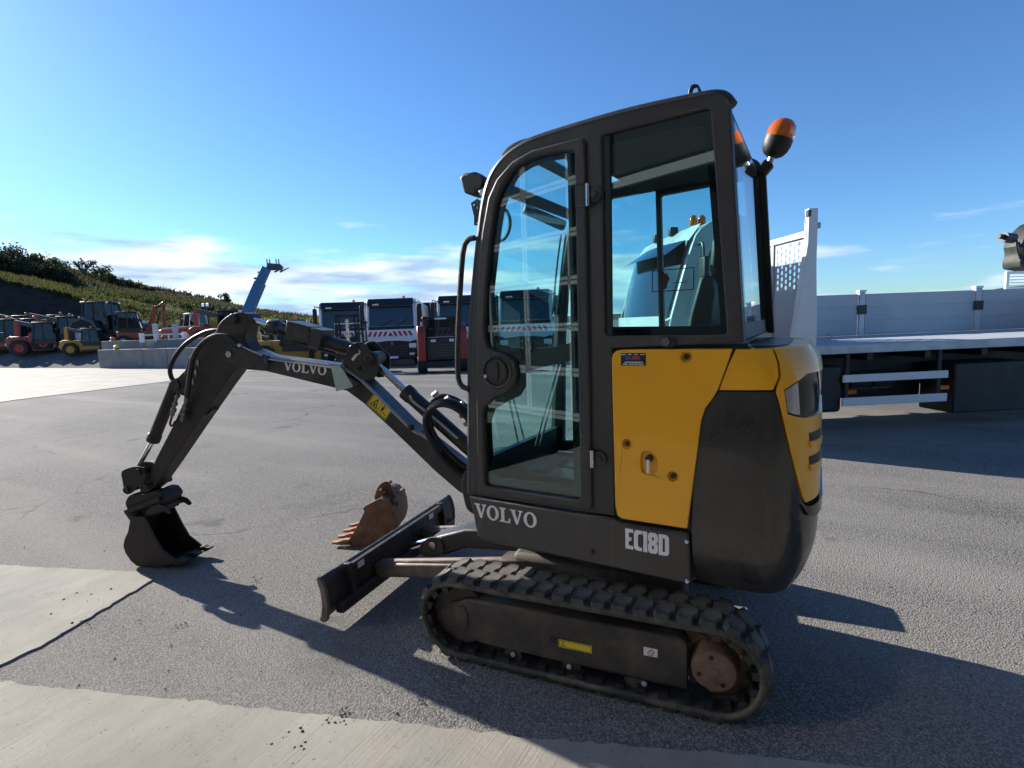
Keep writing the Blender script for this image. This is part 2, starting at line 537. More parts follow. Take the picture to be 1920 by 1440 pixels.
def mat_concrete(name='concrete', rot=0.6, base=(.31, .285, .245)):
    m, nt, N, L, B = nodes_of(name)
    v = texvec(nt)
    br = noise_tex(nt, texvec(nt, (140, 3, 1), rot), 1.0, 4, .6)
    big = noise_tex(nt, v, 1.3, 7, .62)
    mid = noise_tex(nt, texvec(nt, (5, 1.2, 1), rot), 1.0, 6, .6)
    sp = noise_tex(nt, v, 55, 3, .5)
    c = mixrgb(nt, ramp(nt, big, .3, .72), tuple(x*.74 for x in base), tuple(x*1.22 for x in base))
    c = mixrgb(nt, ramp(nt, mid, .45, .72, 0, .6), c, (.19, .185, .17))
    c = mixrgb(nt, ramp(nt, br, .38, .7, 0, .32), c, tuple(x*.68 for x in base))
    c = mixrgb(nt, ramp(nt, sp, .66, .74, 0, .7), c, (.10, .09, .08))
    st = noise_tex(nt, v, 3.1, 5, .7)
    c = mixrgb(nt, ramp(nt, st, .62, .76, 0, .6), c, (.24, .14, .08))
    L.new(c, B.inputs['Base Color'])
    B.inputs['Roughness'].default_value = .85
    B.inputs['Specular IOR Level'].default_value = .3
    ad = N.new('ShaderNodeMath'); ad.operation = 'MULTIPLY_ADD'
    L.new(sp, ad.inputs[0]); ad.inputs[1].default_value = .5; L.new(br, ad.inputs[2])
    bump(nt, B, ad.outputs[0], .4, .006)
    return m
m_conc = mat_concrete('concrete_brushed', 0.75)
m_conc2 = mat_concrete('concrete_brushed_far', 0.2, (.42, .385, .325))
m_block = mat_concrete('concrete_block', 0.0, (.24, .235, .23))
m_gravel = M('gravel', (.13, .125, .12), .9, 0, .45, 7, dust=(.24, .22, .20), dustamt=.6, dscale=2, bmp=.8, bscale=14, spec=.04)
m_grass = M('grass', (.060, .095, .014), .9, 0, .4, .35, dust=(.095, .10, .035), dustamt=.7, dscale=.12, bmp=.6, bscale=3, spec=.04)
m_soil = M('dark_soil', (.040, .031, .027), .95, 0, .4, .8, dust=(.045, .037, .03), dustamt=.6, dscale=.3, bmp=.8, bscale=3, spec=.04)
m_scrub = M('scrub_ground', (.036, .036, .020), .95, 0, .5, .25, dust=(.060, .060, .030), dustamt=.7, dscale=.1, bmp=.8, bscale=2, spec=.04)
m_hillfar = M('far_hill', (.08, .10, .07), .95, 0, .3, .02, spec=.04)
m_road = M('hill_track', (.13, .125, .11), .9, 0, .2, 2, spec=.04)

def ground_sheet():
    mb = MB()
    Zs = [-400, -60, -20, -8, -3, 0, 2, 4, 6, 9, Z1, 18, Z2, 32, 45, 70, 120, 250, 600, 1500, 4500]
    As = [-4500, -1200, -400, -150, -60, -30, -15, -8, -4, 0, 4, 8, 15, 30, 60, 150, 400, 1200, 4500]
    rows = []
    for Z in Zs:
        rows.append([CAM*Vector((1, 1, 0)) if 0 else Vector((CAM.x, CAM.y, 0))+FH*Z+RH*a+Vector((0, 0, g_at(Z))) for a in As])
    mb.grid(rows)
    o = mb.build('ground', m_asph, smooth=0)
    return tag(o, kind='structure')
ground_sheet()

def slab(name, pts, mat, th=.012, jitter=.012, step=.035, lift=.010):
    """concrete sheet whose outline follows ground points; slightly ragged edges"""
    out = []
    n = len(pts)
    for i in range(n):
        a, b = pts[i], pts[(i+1) % n]
        L = (b-a).length
        k = max(1, min(160, int(L/step)))
        d = (b-a).normalized(); nn = Vector((-d.y, d.x, 0))
        for j in range(k):
            p = a+(b-a)*(j/k)
            w = (noise.noise(Vector((p.x*2.1, p.y*2.1, 2)))*jitter*.5 + noise.noise(Vector((p.x*19, p.y*19, 5)))*jitter*.6 + (random.random()**6)*jitter*1.4) if j else 0
            out.append(p+nn*w)
    mb = MB()
    tb = bmesh.new()
    f = tb.faces.new([tb.verts.new((p.x, p.y, 0)) for p in out])
    bmesh.ops.triangulate(tb, faces=[f])
    for Z in (Z1, Z2):
        c0 = Vector((CAM.x, CAM.y, 0))+FH*Z
        bmesh.ops.bisect_plane(tb, geom=tb.verts[:]+tb.edges[:]+tb.faces[:], plane_co=c0, plane_no=FH)
    r = bmesh.ops.extrude_face_region(tb, geom=tb.faces[:])
    top = {v for v in r['geom'] if isinstance(v, bmesh.types.BMVert)}
    for v in tb.verts:
        v.co.z = gz(v.co) + (lift if v in top else lift-th)
    mb.bm.free(); mb.bm = tb
    o = mb.build(name, mat, smooth=0)
    return tag(o, kind='structure')
e1, e2 = on_z(0, 1283), on_z(1430, 1424)
dd = (e2-e1).normalized()
slab('concrete_slab', [e1-dd*6, e1, on_z(300, 1313), on_z(600, 1344), on_z(1000, 1389), e2, e2+dd*5, e2+dd*5+Vector((.35, -1, 0))*5, e1-dd*6+Vector((.35, -1, 0))*5], m_conc)
q1, q2, q3, q4 = on_z(0, 1062), on_z(265, 1075), on_z(287, 1089), on_z(0, 1250)
slab('concrete_slab', [q2, q3, on_z(180, 1152), on_z(90, 1206), q4, q4+(q4-q3).normalized()*5, q1+(q1-q2).normalized()*5, q1], m_conc)
a1, a2, a3 = on_ground(0, 755), on_ground(320, 715), on_ground(480, 694)
apr = [on_ground(-420, 806), a1, a2, a3, on_ground(500, 689.5), on_ground(250, 689), on_ground(0, 690), on_ground(-420, 700)]
slab('concrete_apron', apr, m_conc2, jitter=.01, step=.5, lift=.014)

# ---- banks, hillside and far hills, as terrain strips running across the view
def prof(pts, u):
    if u <= pts[0][0]: return pts[0][1]
    for (a, b), (c, d) in zip(pts[:-1], pts[1:]):
        if u <= c: return b+(d-b)*(u-a)/(c-a)
    return pts[-1][1]
def strip(name, rows, mat, u0, u1, nu=80, sub=3, rough=.15, kind='structure'):
    P = []
    R = []
    for Z, pts in rows:
        e = [(u, horizon(u)-v) for u, v in pts]
        R.append((Z, e))
    full = []
    for (Za, ea), (Zb, eb) in zip(R[:-1], R[1:]):
        for k in range(sub):
            full.append((Za, ea, Zb, eb, k/sub))
    full.append((R[-1][0], R[-1][1], R[-1][0], R[-1][1], 0))
    zf = lambda Z, u: Z(u) if callable(Z) else Z
    for Za_, ea, Zb_, eb, t in full:
        row = []
        for i in range(nu+1):
            u = u0+(u1-u0)*i/nu
            Za, Zb = zf(Za_, u), zf(Zb_, u)
            A = at(u, horizon(u)-prof(ea, u), Za); Bp = at(u, horizon(u)-prof(eb, u), Zb)
            p = A.lerp(Bp, t)
            Z = Za+(Zb-Za)*t
            p.z += (noise.noise(p*.35)+.5*noise.noise(p*1.1))*rough*min(1, Z/60)*(0 if (t == 0 and Za_ is R[0][0]) else 1)
            row.append(p)
        P.append(row)
    mb = MB(); mb.grid(P)
    o = mb.build(name, mat, smooth=180)
    return tag(o, kind=kind)
ZE = lambda u: (1.585-DROP)*FPX/(690-horizon(u))          # far edge of the apron
BANK = lambda u, k: prof([(0, 690.5), (2.5, 673), (5, prof([(-500, 668), (0, 661), (190, 657), (300, 651), (700, 655)], u)), (16, prof([(-500, 655), (0, 648), (190, 644), (480, 640), (700, 645)], u))], k)
def bank_at(u, k): return at(u, BANK(u, k), ZE(u)+k)
strip('gravel_bank', [((lambda u, k=k: ZE(u)+k), [(u, BANK(u, k)) for u in range(-500, 660, 40)]) for k in (0, 2.5, 5, 16)], m_gravel, -500, 640, 70, 4, .10)
strip('soil_bank', [(50, [(-900, 640), (0, 645), (140, 648), (250, 640), (330, 634)]),
                    (56, [(-900, 470), (-300, 500), (0, 527), (70, 541), (130, 557), (200, 590), (250, 612), (330, 632)])], m_soil, -900, 330, 60, 5, .35)
strip('grass_slope', [(55.9, [(-900, 470), (-300, 500), (0, 527), (70, 541), (130, 557), (200, 590), (250, 612), (330, 632), (480, 640), (700, 632)]),
                      (69, [(-900, 455), (-300, 490), (0, 519), (130, 547), (200, 566), (300, 590), (420, 607), (520, 618), (700, 624)]),
                      (90, [(-900, 440), (-300, 480), (0, 513), (130, 540), (200, 553), (300, 567), (400, 585), (470, 597), (560, 606), (700, 615)])], m_grass, -900, 900, 90, 4, .5)
strip('scrub_slope', [(89, [(-900, 440), (-300, 480), (0, 514), (130, 541), (200, 554), (300, 568), (400, 586), (470, 598), (560, 607), (700, 616)]),
                      (112, [(-900, 430), (-300, 465), (0, 498), (130, 517), (200, 536), (300, 554), (400, 570), (470, 585), (560, 602), (700, 612)])], m_scrub, -900, 900, 90, 4, .7)
strip('hill_track', [(111.5, [(-900, 430), (-300, 465), (0, 498), (130, 516), (200, 535.5), (300, 553.5), (400, 569.5), (470, 584.5), (560, 601.8), (700, 612)]),
                     (116, [(-900, 429), (-300, 464), (0, 497), (130, 514), (200, 534), (300, 552), (400, 568.3), (470, 583.6), (560, 601), (700, 611.5)])], m_road, 80, 900, 50, 1, .1)
strip('hill_top', [(115.5, [(-900, 429), (-300, 464), (0, 497), (130, 514.6), (200, 534.4), (300, 552.4), (400, 568.7), (470, 584), (560, 601.4), (700, 611.5), (1100, 604)]),
                   (150, [(-900, 424), (-300, 455), (0, 489), (130, 505), (200, 525), (300, 545), (400, 562), (450, 577), (560, 597), (700, 609), (1100, 602)]),
                   (260, [(-900, 470), (-300, 500), (0, 540), (130, 560), (300, 590), (560, 610), (700, 613), (1100, 602)])], m_scrub, -900, 1100, 90, 3, .8)
strip('far_hill', [(1200, [(-900, 660), (600, 622), (1000, 606), (1380, 592), (1920, 571), (2700, 545)]),
                   (1500, [(-900, 640), (600, 609), (1000, 596), (1380, 578), (1650, 572), (1800, 556), (1860, 543), (1900, 537), (2050, 532), (2300, 528), (2700, 525)]),
                   (2200, [(-900, 650), (600, 615), (1000, 600), (1380, 585), (1920, 560), (2700, 535)])], m_hillfar, -900, 2700, 120, 2, 6)

# ---- trees and shrubs
def leaf_mat(name, c):
    m, nt, N, L, B = nodes_of(name)
    oi = N.new('ShaderNodeObjectInfo')
    v = texvec(nt)
    nz = noise_tex(nt, v, 1.3, 3)
    cc = mixrgb(nt, ramp(nt, nz, .3, .7), tuple(x*.6 for x in c), tuple(x*1.35 for x in c))
    L.new(cc, B.inputs['Base Color']); B.inputs['Roughness'].default_value = .8; B.inputs['Specular IOR Level'].default_value = .1
    tl = N.new('ShaderNodeBsdfTranslucent'); L.new(cc, tl.inputs[0])
    mx = N.new('ShaderNodeMixShader'); mx.inputs[0].default_value = .4
    L.new(B.outputs[0], mx.inputs[1]); L.new(tl.outputs[0], mx.inputs[2]); L.new(mx.outputs[0], N['Material Output'].inputs[0])
    return m
m_lf_dark = leaf_mat('leaf_dark', (.078, .080, .042))
m_lf_mid = leaf_mat('leaf_mid', (.075, .098, .028))
m_lf_lit = leaf_mat('leaf_spring', (.14, .17, .035))
m_bark = M('bark', (.085, .070, .055), .9, 0, .3, 6)
def crown_mesh(h, w, n, ls, seed):
    rnd = random.Random(seed)
    mb = MB()
    cl = [(Vector((rnd.uniform(-.42, .42)*w, rnd.uniform(-.42, .42)*w, h*rnd.uniform(.28, .88))), rnd.uniform(.16, .30)*w) for _ in range(11)]
    for i in range(n):
        c, r = rnd.choice(cl)
        d = Vector((rnd.gauss(0, 1), rnd.gauss(0, 1), rnd.gauss(0, .8))).normalized()
        p = c+d*r*rnd.uniform(.45, 1.1)
        if p.z < .12*h: p.z = .12*h+rnd.random()*.3*h
        a = Vector((rnd.gauss(0, 1), rnd.gauss(0, 1), rnd.gauss(0, 1))).normalized(); b = a.orthogonal().normalized()
        s1 = ls*rnd.uniform(.6, 1.3); s2 = s1*rnd.uniform(.45, .8)
        mb.face((p-a*s1, p+b*s2, p+a*s1, p-b*s2))
    return mb
def trunk_mesh(h, w, seed, lim=7):
    rnd = random.Random(seed); mb = MB()
    top = Vector((rnd.uniform(-.1, .1)*w, rnd.uniform(-.1, .1)*w, h*.75))
    mb.tube([(0, 0, -.4), top*.4, top], [.035*h, .025*h, .008*h], 6)
    for k in range(lim):
        t = rnd.uniform(.2, .8); b = top*t; an = rnd.uniform(0, 2*pi)
        e = b+Vector((cos(an)*w*.4, sin(an)*w*.4, h*.25))
        mb.tube([b, b.lerp(e, .5)+Vector((0, 0, .03*h)), e], [.016*h, .01*h, .004*h], 5)
    return mb
def tree(name, label, cat, p, h, w, n, ls, mat, seed, group):
    t = thing(name, label, cat, p, seed*1.7, group)
    trunk_mesh(h, w, seed).build('trunk', m_bark, t)
    crown_mesh(h, w, n, ls, seed+50).build('crown', mat, t, smooth=0, recalc=False)
    return t
def bare_tree(label, p, h, seed):
    rnd = random.Random(seed); t = thing('bare_tree', label, 'tree', p)
    mb = MB(); tw = MB()
    def grow(a, d, L, r, lev):
        e = a+d*L
        (mb if lev < 3 else tw).tube([a, a.lerp(e, .5)+Vector((rnd.gauss(0, .03), rnd.gauss(0, .03), 0))*L, e], [r, r*.85, r*.66], 6 if lev < 3 else 4)
        if lev == 5: return
        for _ in range(4 if lev == 0 else 3):
            nd = (d+Vector((rnd.gauss(0, .55), rnd.gauss(0, .55), rnd.gauss(.12, .3)))).normalized()
            grow(e-d*L*rnd.uniform(0, .25), nd, L*rnd.uniform(.58, .78), r*.64, lev+1)
    grow(Vector((0, 0, -.3)), Vector((0, 0, 1)), h*.30, h*.055, 0)
    mb.build('trunk', m_bark, t); tw.build('twigs', m_bark, t)
    return t
def hill_z(u, Z, v): return at(u, v, Z)
THK = [('%s bush %s of the dark thicket on the hill' % (sz, ps)) for sz, ps in (('tall', 'at the far left end'), ('tall', 'second from the left'), ('tall', 'third from the left'), ('round', 'fourth from the left'), ('round', 'fifth from the left'), ('round', 'sixth from the left'), ('round', 'fourth from the right end'), ('small', 'third from the right end'), ('small', 'second from the right end'), ('lowest', 'at the right end'))]
for k, (u, v, Z, h, w) in enumerate(((-70, 520, 94, 6.8, 9), (-36, 524, 96, 6.8, 8), (-8, 528, 94, 6.4, 8), (16, 531, 95, 6.1, 7.5), (38, 534, 94, 5.9, 7), (58, 537, 95, 5.9, 6.6), (78, 540, 94, 5.5, 6.4), (96, 543, 95, 5.0, 6), (112, 545, 94, 4.0, 5.4), (127, 547, 95, 3.0, 4.4))):
    tree('bush', THK[k], 'bush', at(u, v+2, Z), h, w, 1500, .30, m_lf_dark, 10+k, 'dark thicket on the hillside')
bare_tree('tall bare tree with spreading branches on the hill', at(160, 527, 118), 7.2, 3)
for i, (u, v, Z, h, w, mt) in enumerate(((139, 522, 124, 2.8, 3.6, m_lf_lit), (178, 527, 124, 4.0, 4.2, m_lf_mid), (192, 529, 126, 3.8, 4.0, m_lf_dark), (206, 532, 122, 3.0, 3.4, m_lf_mid), (222, 536, 125, 2.4, 3.4, m_lf_dark), (240, 541, 124, 2.0, 3.2, m_lf_dark), (258, 545, 126, 2.2, 3.0, m_lf_mid), (276, 549, 124, 1.6, 2.6, m_lf_dark))):
    lb = ('light green shrub left of the tall bare tree', 'green leafy tree just right of the tall bare tree', 'dark tree second to the right of the bare tree', 'mid green tree third to the right of the bare tree', 'dark shrub fourth to the right of the bare tree', 'low dark shrub fifth right of the bare tree', 'small thin green shrub sixth right of bare tree', 'last low shrub of the row descending the ridge')[i]
    tree('ridge_tree', lb, 'tree', at(u, v+2, Z), h, w, 420, .26, mt, 30+i, 'trees along the ridge')
bare_tree('small thin bare tree among the ridge shrubs', at(262, 545, 128), 3.0, 8)
tree('ridge_tree', 'lone round tree on the ridge beside the blue boom', 'tree', at(424, 572, 140), 3.4, 2.6, 420, .26, m_lf_mid, 61, None)
for i, (u, v, Z, h, w) in enumerate(((180, 560, 82, 1.8, 4.2), (192, 566, 80, 1.5, 3.5), (290, 573, 84, 1.4, 4), (240, 563, 86, 1.4, 4), (345, 580, 86, 1.2, 3.6))):
    lb = ('broad brushy shrub on the slope above the black tractor', 'smaller shrub just below the broad brushy one', 'low shrub on the slope above the orange digger', 'low shrub midway along the green slope', 'low shrub on the slope above the pale tractor cab')[i]
    tree('slope_shrub', lb, 'shrub', at(u, v+3, Z), h, w, 340, .22, m_lf_mid, 70+i, 'shrubs on the grass slope')
for i, (u, Z, h, w) in enumerate(((478, 62, 2.7, 3.2), (497, 60, 3.3, 3.6), (520, 63, 2.7, 3.4), (543, 61, 2.8, 3.6), (566, 63, 2.6, 3.4), (590, 60, 2.9, 3.8), (612, 62, 2.6, 3.4), (634, 64, 2.5, 3.4))):
    lb = ('yellow green bush at the foot of the blue boom', 'tallest yellow green bush right of the blue boom', 'third hedge bush right of the blue boom', 'hedge bush just left of the orange beacon', 'hedge bush just right of the orange beacon', 'hedge bush midway between green cab and forklift', 'hedge bush just left of the forklift', 'hedge bush behind the forklift mast')[i]
    p = at(u, horizon(u), Z); p.z = .1
    tree('hedge_bush', lb, 'bush', p, h, w, 700, .17, m_lf_lit, 90+i, 'hedge bushes beyond the yard')

def slope_grass():
    rnd = random.Random(21); mb = MB()
    R0 = [(-900, 470), (-300, 500), (0, 527), (70, 541), (130, 557), (200, 590), (250, 612), (330, 632), (480, 640), (700, 632)]
    R1 = [(-900, 455), (-300, 490), (0, 519), (130, 547), (200, 566), (300, 590), (420, 607), (520, 618), (700, 624)]
    R2 = [(-900, 440), (-300, 480), (0, 513), (130, 540), (200, 553), (300, 567), (400, 585), (470, 597), (560, 606), (700, 615)]
    for i in range(9000):
        u = rnd.uniform(-150, 640); t = rnd.random()*2
        if i % 5 == 0: t = rnd.random()*.12
        if t < 1: Z = 56+13*t; v = prof(R0, u)*(1-t)+prof(R1, u)*t
        else: Z = 69+21*(t-1); v = prof(R1, u)*(2-t)+prof(R2, u)*(t-1)
        p = at(u, v, Z); p.z -= .1
        h = rnd.uniform(.25, .8)*(1+.6*noise.noise(p*.15)); w = rnd.uniform(.10, .28)
        for k in range(3):
            a = rnd.uniform(0, pi); d = Vector((cos(a), sin(a), 0)); l = Vector((rnd.gauss(0, .25), rnd.gauss(0, .25), 1))
            mb.face((p-d*w, p+d*w, p+l*h))
    return tag(mb.build('slope_grass', leaf_mat('grass_blades', (.090, .090, .032)), smooth=0, recalc=False), 'rough green grass covering the slope above the machines', 'grass', kind='stuff')
slope_grass()
def hill_scrub():
    rnd = random.Random(33); mb = MB()
    R2 = [(-900, 440), (-300, 480), (0, 514), (130, 541), (200, 554), (300, 568), (400, 586), (470, 598), (560, 607), (700, 616)]
    R3 = [(-900, 430), (-300, 465), (0, 498), (130, 517), (200, 536), (300, 554), (400, 570), (470, 585), (560, 602), (700, 612)]
    R4 = [(-900, 424), (-300, 455), (0, 489), (130, 505), (200, 525), (300, 545), (400, 562), (450, 577), (560, 597), (700, 609)]
    for i in range(9000):
        u = rnd.uniform(-150, 660); t = rnd.random()*2
        if t < 1: Z = 89+23*t; v = prof(R2, u)*(1-t)+prof(R3, u)*t
        else: Z = 117+33*(t-1); v = prof(R3, u)*(2-t)+prof(R4, u)*(t-1)
        p = at(u, v, Z); p.z -= .15
        h = rnd.uniform(.4, 1.3)*(1+.9*noise.noise(p*.06)); w = rnd.uniform(.3, .8)
        for k in range(3):
            a = rnd.uniform(0, pi); d = Vector((cos(a), sin(a), 0)); l = Vector((rnd.gauss(0, .4), rnd.gauss(0, .4), 1))
            mb.face((p-d*w, p+d*w*.6, p+l*h))
    return tag(mb.build('hill_scrub', leaf_mat('scrub_blades', (.075, .072, .036)), smooth=0, recalc=False), 'brown green scrub covering the upper hillside', 'scrub', kind='stuff')
hill_scrub()
# ---- block wall at the edge of the yard
def block_wall(label, u0, u1, vb, vt, Z, n, setback=0.0, th=.5):
    k0, k1 = ZE(u0)+Z, ZE(u1)+Z
    p0, p1 = at(u0, vb, k0), at(u1, vb, k1)
    h = at(u0, vt, k0).z-p0.z
    p1.z = p0.z
    t = thing('concrete_block_wall', label, 'wall', p0, world=True)
    d = (p1-p0); d.z = 0; L = d.length; d.normalize(); nn = Vector((-d.y, d.x, 0))
    R = Matrix((d, nn, Vector((0, 0, 1)))).transposed()
    for i in range(n):
        a = L*i/n; b = L*(i+1)/n-.02
        rr = random.uniform(-.015, .015)
        MB().box(p0+d*((a+b)/2)+nn*(th/2+rr)+Vector((0, 0, h/2-.1)), (b-a, th, h+.2), R).build('block', m_block, t, bevel=.02)
    return t
w1 = block_wall('front row of grey concrete blocks beside the pale apron', 187, 470, 690.5, 656, -.15, 6)
w2 = block_wall('rear higher row of grey concrete blocks set behind the front row', 194, 462, 676, 640, 1.6, 6)

# ---- workshop behind the photographer: seen only in the cab's glass
def workshop():
    d = Vector((.942, .335, 0)).normalized(); nn = Vector((-d.y, d.x, 0))       # nn faces the yard
    P = Vector((-3.84, -3.14, 0))
    t = thing('workshop', 'dark clad workshop with tall glazed doors facing the yard', 'building', P, world=True)
    R = Matrix((d, nn, Vector((0, 0, 1)))).transposed()
    def pt(a, h, o=0.0): return P+d*a+nn*o+Vector((0, 0, h))
    hs = [.18, .84, 1.50, 2.16, 2.82, 3.51, 4.17, 4.86, 5.55, 6.24, 6.93]
    w = .93
    n = 9
    a0 = -.12-(n-1)*w; a1 = a0+n*w+.42
    m_wall = M('workshop_cladding', (.085, .088, .095), .8, 0, .06, 2, spec=.03)
    m_fr = M('workshop_frame', (.74, .73, .70), .6, 0, .03, 4, spec=.1)
    m_in = M('workshop_inside', (.02, .02, .022), .9, 0, .2, 1, spec=.03)
    m_sh = M('shutter_dark', (.035, .036, .04), .7, 0, .1, 2, spec=.05)
    mb = MB()
    mb.box(pt(1, 7.7, -.2), (26, .4, 1.4), R)
    mb.box(pt(a0-1.5, 3.5, -.2), (3, .4, 7.0), R); mb.box(pt(a1+.2, 3.5, -.2), (.3, .4, 7.0), R); mb.box(pt(10.6, 3.5, -.2), (5, .4, 7.0), R)
    mb.build('wall', m_wall, t)
    MB().box(pt(4.9, 5.2, -.2), (6.5, .4, 3.6), R).build('shutter_box', m_wall, t)
    MB().box(pt(4.9, 1.65, -.25), (6.5, .08, 3.3), R).build('roller_shutter', m_sh, t)
    MB().box(pt(4.9, 3.29, -.02), (6.5, .08, .11), R).build('canopy_rail', m_fr, t)
    MB().box(pt(1, 4.2, -3.5), (26, .3, 8.4), R).build('back_wall', m_in, t)
    MB().box(pt(1, 8.55, -2.0), (26, 4.2, .25), R).build('roof', m_wall, t)
    for h in hs:
        for dh in (-.034, .034):
            MB().box(pt((a0+a1)/2, h+dh, -.05), (a1-a0, .08, .05), R).build('rail', m_fr, t)
    for i in range(n+1):
        for da in ((-.035, .035) if i == n-1 else (0,)):
            MB().box(pt(a0+i*w+da, 3.55, -.045), (.04, .07, 6.8), R).build('mullion', m_fr, t)
    for i in range(n):
        for h0, h1 in zip(hs[:-1], hs[1:]):
            MB().box(pt(a0+(i+.5)*w, (h0+h1)/2, -.05), (w-.045, .010, h1-h0-.12), R).build('pane', m_pane, t)
workshop()
# ================================================================== THE MINI EXCAVATOR
YS = 2.0034            # plane of the machine's left flank
WB = 0.98              # width of cab and body
UC = Vector((-.955, 2.557, 0))         # slewing axis on the ground
ex = thing('mini_excavator', 'yellow and charcoal mini excavator with enclosed cab in the foreground', 'excavator', UC, world=True)
def SP(u, v, dy=0.0):
    p = on_y(u, v, YS+dy); return (p.x, p.z)
def SPL(l, dy=0.0): return [SP(u, v, dy) for u, v in l]
def side_fn(off=0.0):
    return lambda a, b, t: (a, YS+off+t, b)

# ------------------------------------------------------------------ cab
CABT = [(880, 926), (881, 700), (881.5, 627), (890, 515), (898, 440), (905.5, 382), (915, 342), (929, 314), (952, 289), (979, 271.5), (1003, 261), (1065, 241.5), (1177, 209), (1309, 181.5), (1340, 176.5), (1358, 181), (1369, 197)]
DOOR_O = [(900, 924), (896, 760), (897, 640), (900, 520), (906, 440), (918, 372), (934, 337), (964, 303), (1001, 282.5), (1080, 262), (1094, 259.5), (1099, 266), (1112, 950), (1108, 956)]
WIN = [(1128, 256), (1131, 252.5), (1326, 203), (1332, 206), (1363.5, 623), (1360, 627.5), (1138, 629.5), (1134.5, 626)]
CABS = smooth2(CABT, 2, closed=False)
cab_poly = SPL(CABS)+SPL([(1395, 642), (1147, 653), (1152, 967), (1112, 962)])
door_open = SPL([(905, 915), (901, 760), (902, 640), (905, 520), (911, 442), (923, 376), (938, 341), (967, 308), (1003, 288), (1078, 268), (1091, 268), (1104, 946)])
win_hole = SPL(WIN)
cab = MB().prism(cab_poly, [door_open, win_hole], side_fn(0), .05).build('cab_side_frame', m_cab, ex, bevel=.010, segs=3)
# roof tube round the left flank: the rounded outer edge that catches the light
prof_xz = SPL(CABS)
rib = MB().tube([(x, YS+.022, z-.0) for x, z in prof_xz], .024, 10)
rib.build('cab_edge_tube', m_cab, ex)
# right flank: same outline, big windows
Y2 = YS+WB
front_r = SPL([(903, 905), (899, 640), (909, 442), (936, 345), (1003, 292), (1108, 266), (1122, 640), (1106, 915)])
rear_r = [(x, z) for x, z in [SP(1121, 280), SP(1334, 226), SP(1368, 622), SP(1134, 626)]]
MB().prism(cab_poly, [front_r, rear_r], side_fn(WB-.05), .05).build('cab_side_frame', m_cab, ex, bevel=.010)
MB().tube([(x, Y2-.022, z) for x, z in prof_xz], .024, 8).build('cab_edge_tube', m_cab, ex)
MB().prism(front_r, [], side_fn(WB-.03), .005).build('right_window', m_glass, ex, smooth=0)
MB().prism(rear_r, [], side_fn(WB-.03), .005).build('right_window', m_glass, ex, smooth=0)
xs = SP(1228, 400)[0]
# swept pieces across the cab: front glass, cross bars, roof
import bisect
def arc_pts(pts):
    s = [0]
    for a, b in zip(pts[:-1], pts[1:]): s.append(s[-1]+sqrt((a[0]-b[0])**2+(a[1]-b[1])**2))
    return s
PS = arc_pts(prof_xz)
def prof_at(s):
    s = max(0, min(PS[-1], s))
    i = min(len(PS)-2, max(0, bisect.bisect_right(PS, s)-1))
    t = (s-PS[i])/(PS[i+1]-PS[i]); a, b = prof_xz[i], prof_xz[i+1]
    return (a[0]+(b[0]-a[0])*t, a[1]+(b[1]-a[1])*t)
def prof_n(s):
    a, b = prof_at(s-.02), prof_at(s+.02)
    d = Vector((b[0]-a[0], b[1]-a[1])).normalized()
    return (d.y, -d.x)            # inward
def sweep(s0, s1, y0, y1, inset, th, n=14):
    mb = MB(); A, B = [], []
    for i in range(n+1):
        s = s0+(s1-s0)*i/n; x, z = prof_at(s); nx, nz = prof_n(s)
        A.append((x+nx*inset, z+nz*inset)); B.append((x+nx*(inset+th), z+nz*(inset+th)))
    loop = A+B[::-1]
    mb.prism(loop, [], lambda a, b, t: (a, y0+t, b), y1-y0)
    return mb
def S_of(u, v):
    x, z = SP(u, v); return min((sqrt((prof_at(PS[-1]*i/600)[0]-x)**2+(prof_at(PS[-1]*i/600)[1]-z)**2), PS[-1]*i/600) for i in range(601))[1]
S_roof = S_of(1065, 241.5)
sweep(S_roof-.02, PS[-1]-.02, YS+.02, Y2-.02, .0, .03, 16).build('roof', m_cab, ex, bevel=.006)
sweep(S_roof+.01, PS[-1]-.06, YS+.05, Y2-.05, .045, .035, 12).build('headlining', m_ceil, ex)
sweep(.10, S_roof-.02, YS+.045, Y2-.045, .016, .005, 30).build('front_window', m_glass, ex)
sweep(S_of(915, 342)-.03, S_of(915, 342)+.03, YS+.04, Y2-.04, .010, .03, 4).build('header_bar', m_blk, ex)
sweep(S_of(979, 271.5)-.02, S_of(979, 271.5)+.02, YS+.04, Y2-.04, .010, .03, 4).build('header_bar', m_blk, ex)
sweep(0.0, .16, YS+.03, Y2-.03, .008, .03, 4).build('front_sill', m_cab, ex)
# rear frame and rear window
xr0, zr0 = SP(1395, 642); xr1, zr1 = SP(1369, 197)
def rear_fn(off): return lambda a, b, t: (xr0+(xr1-xr0)*b/(1.0)-off-t, YS+a, zr0+(zr1-zr0)*b)
MB().prism([(.052, 0), (WB-.052, 0), (WB-.052, 1), (.052, 1)], [[(.075, .10), (WB-.075, .10), (WB-.075, .94), (.075, .94)]], rear_fn(.0), .035).build('rear_frame', m_cab, ex, bevel=.008)
MB().prism([(.051, .085), (WB-.051, .085), (WB-.051, .955), (.051, .955)], [], rear_fn(-.006), .005).build('rear_window', m_glassr, ex, smooth=0)
MB().prism([(WB-.048, .0), (WB-.004, .0), (WB-.004, .985), (WB-.048, .985)], [], rear_fn(-.036), .034).build('rear_pillar_trim', m_blk, ex, bevel=.006)
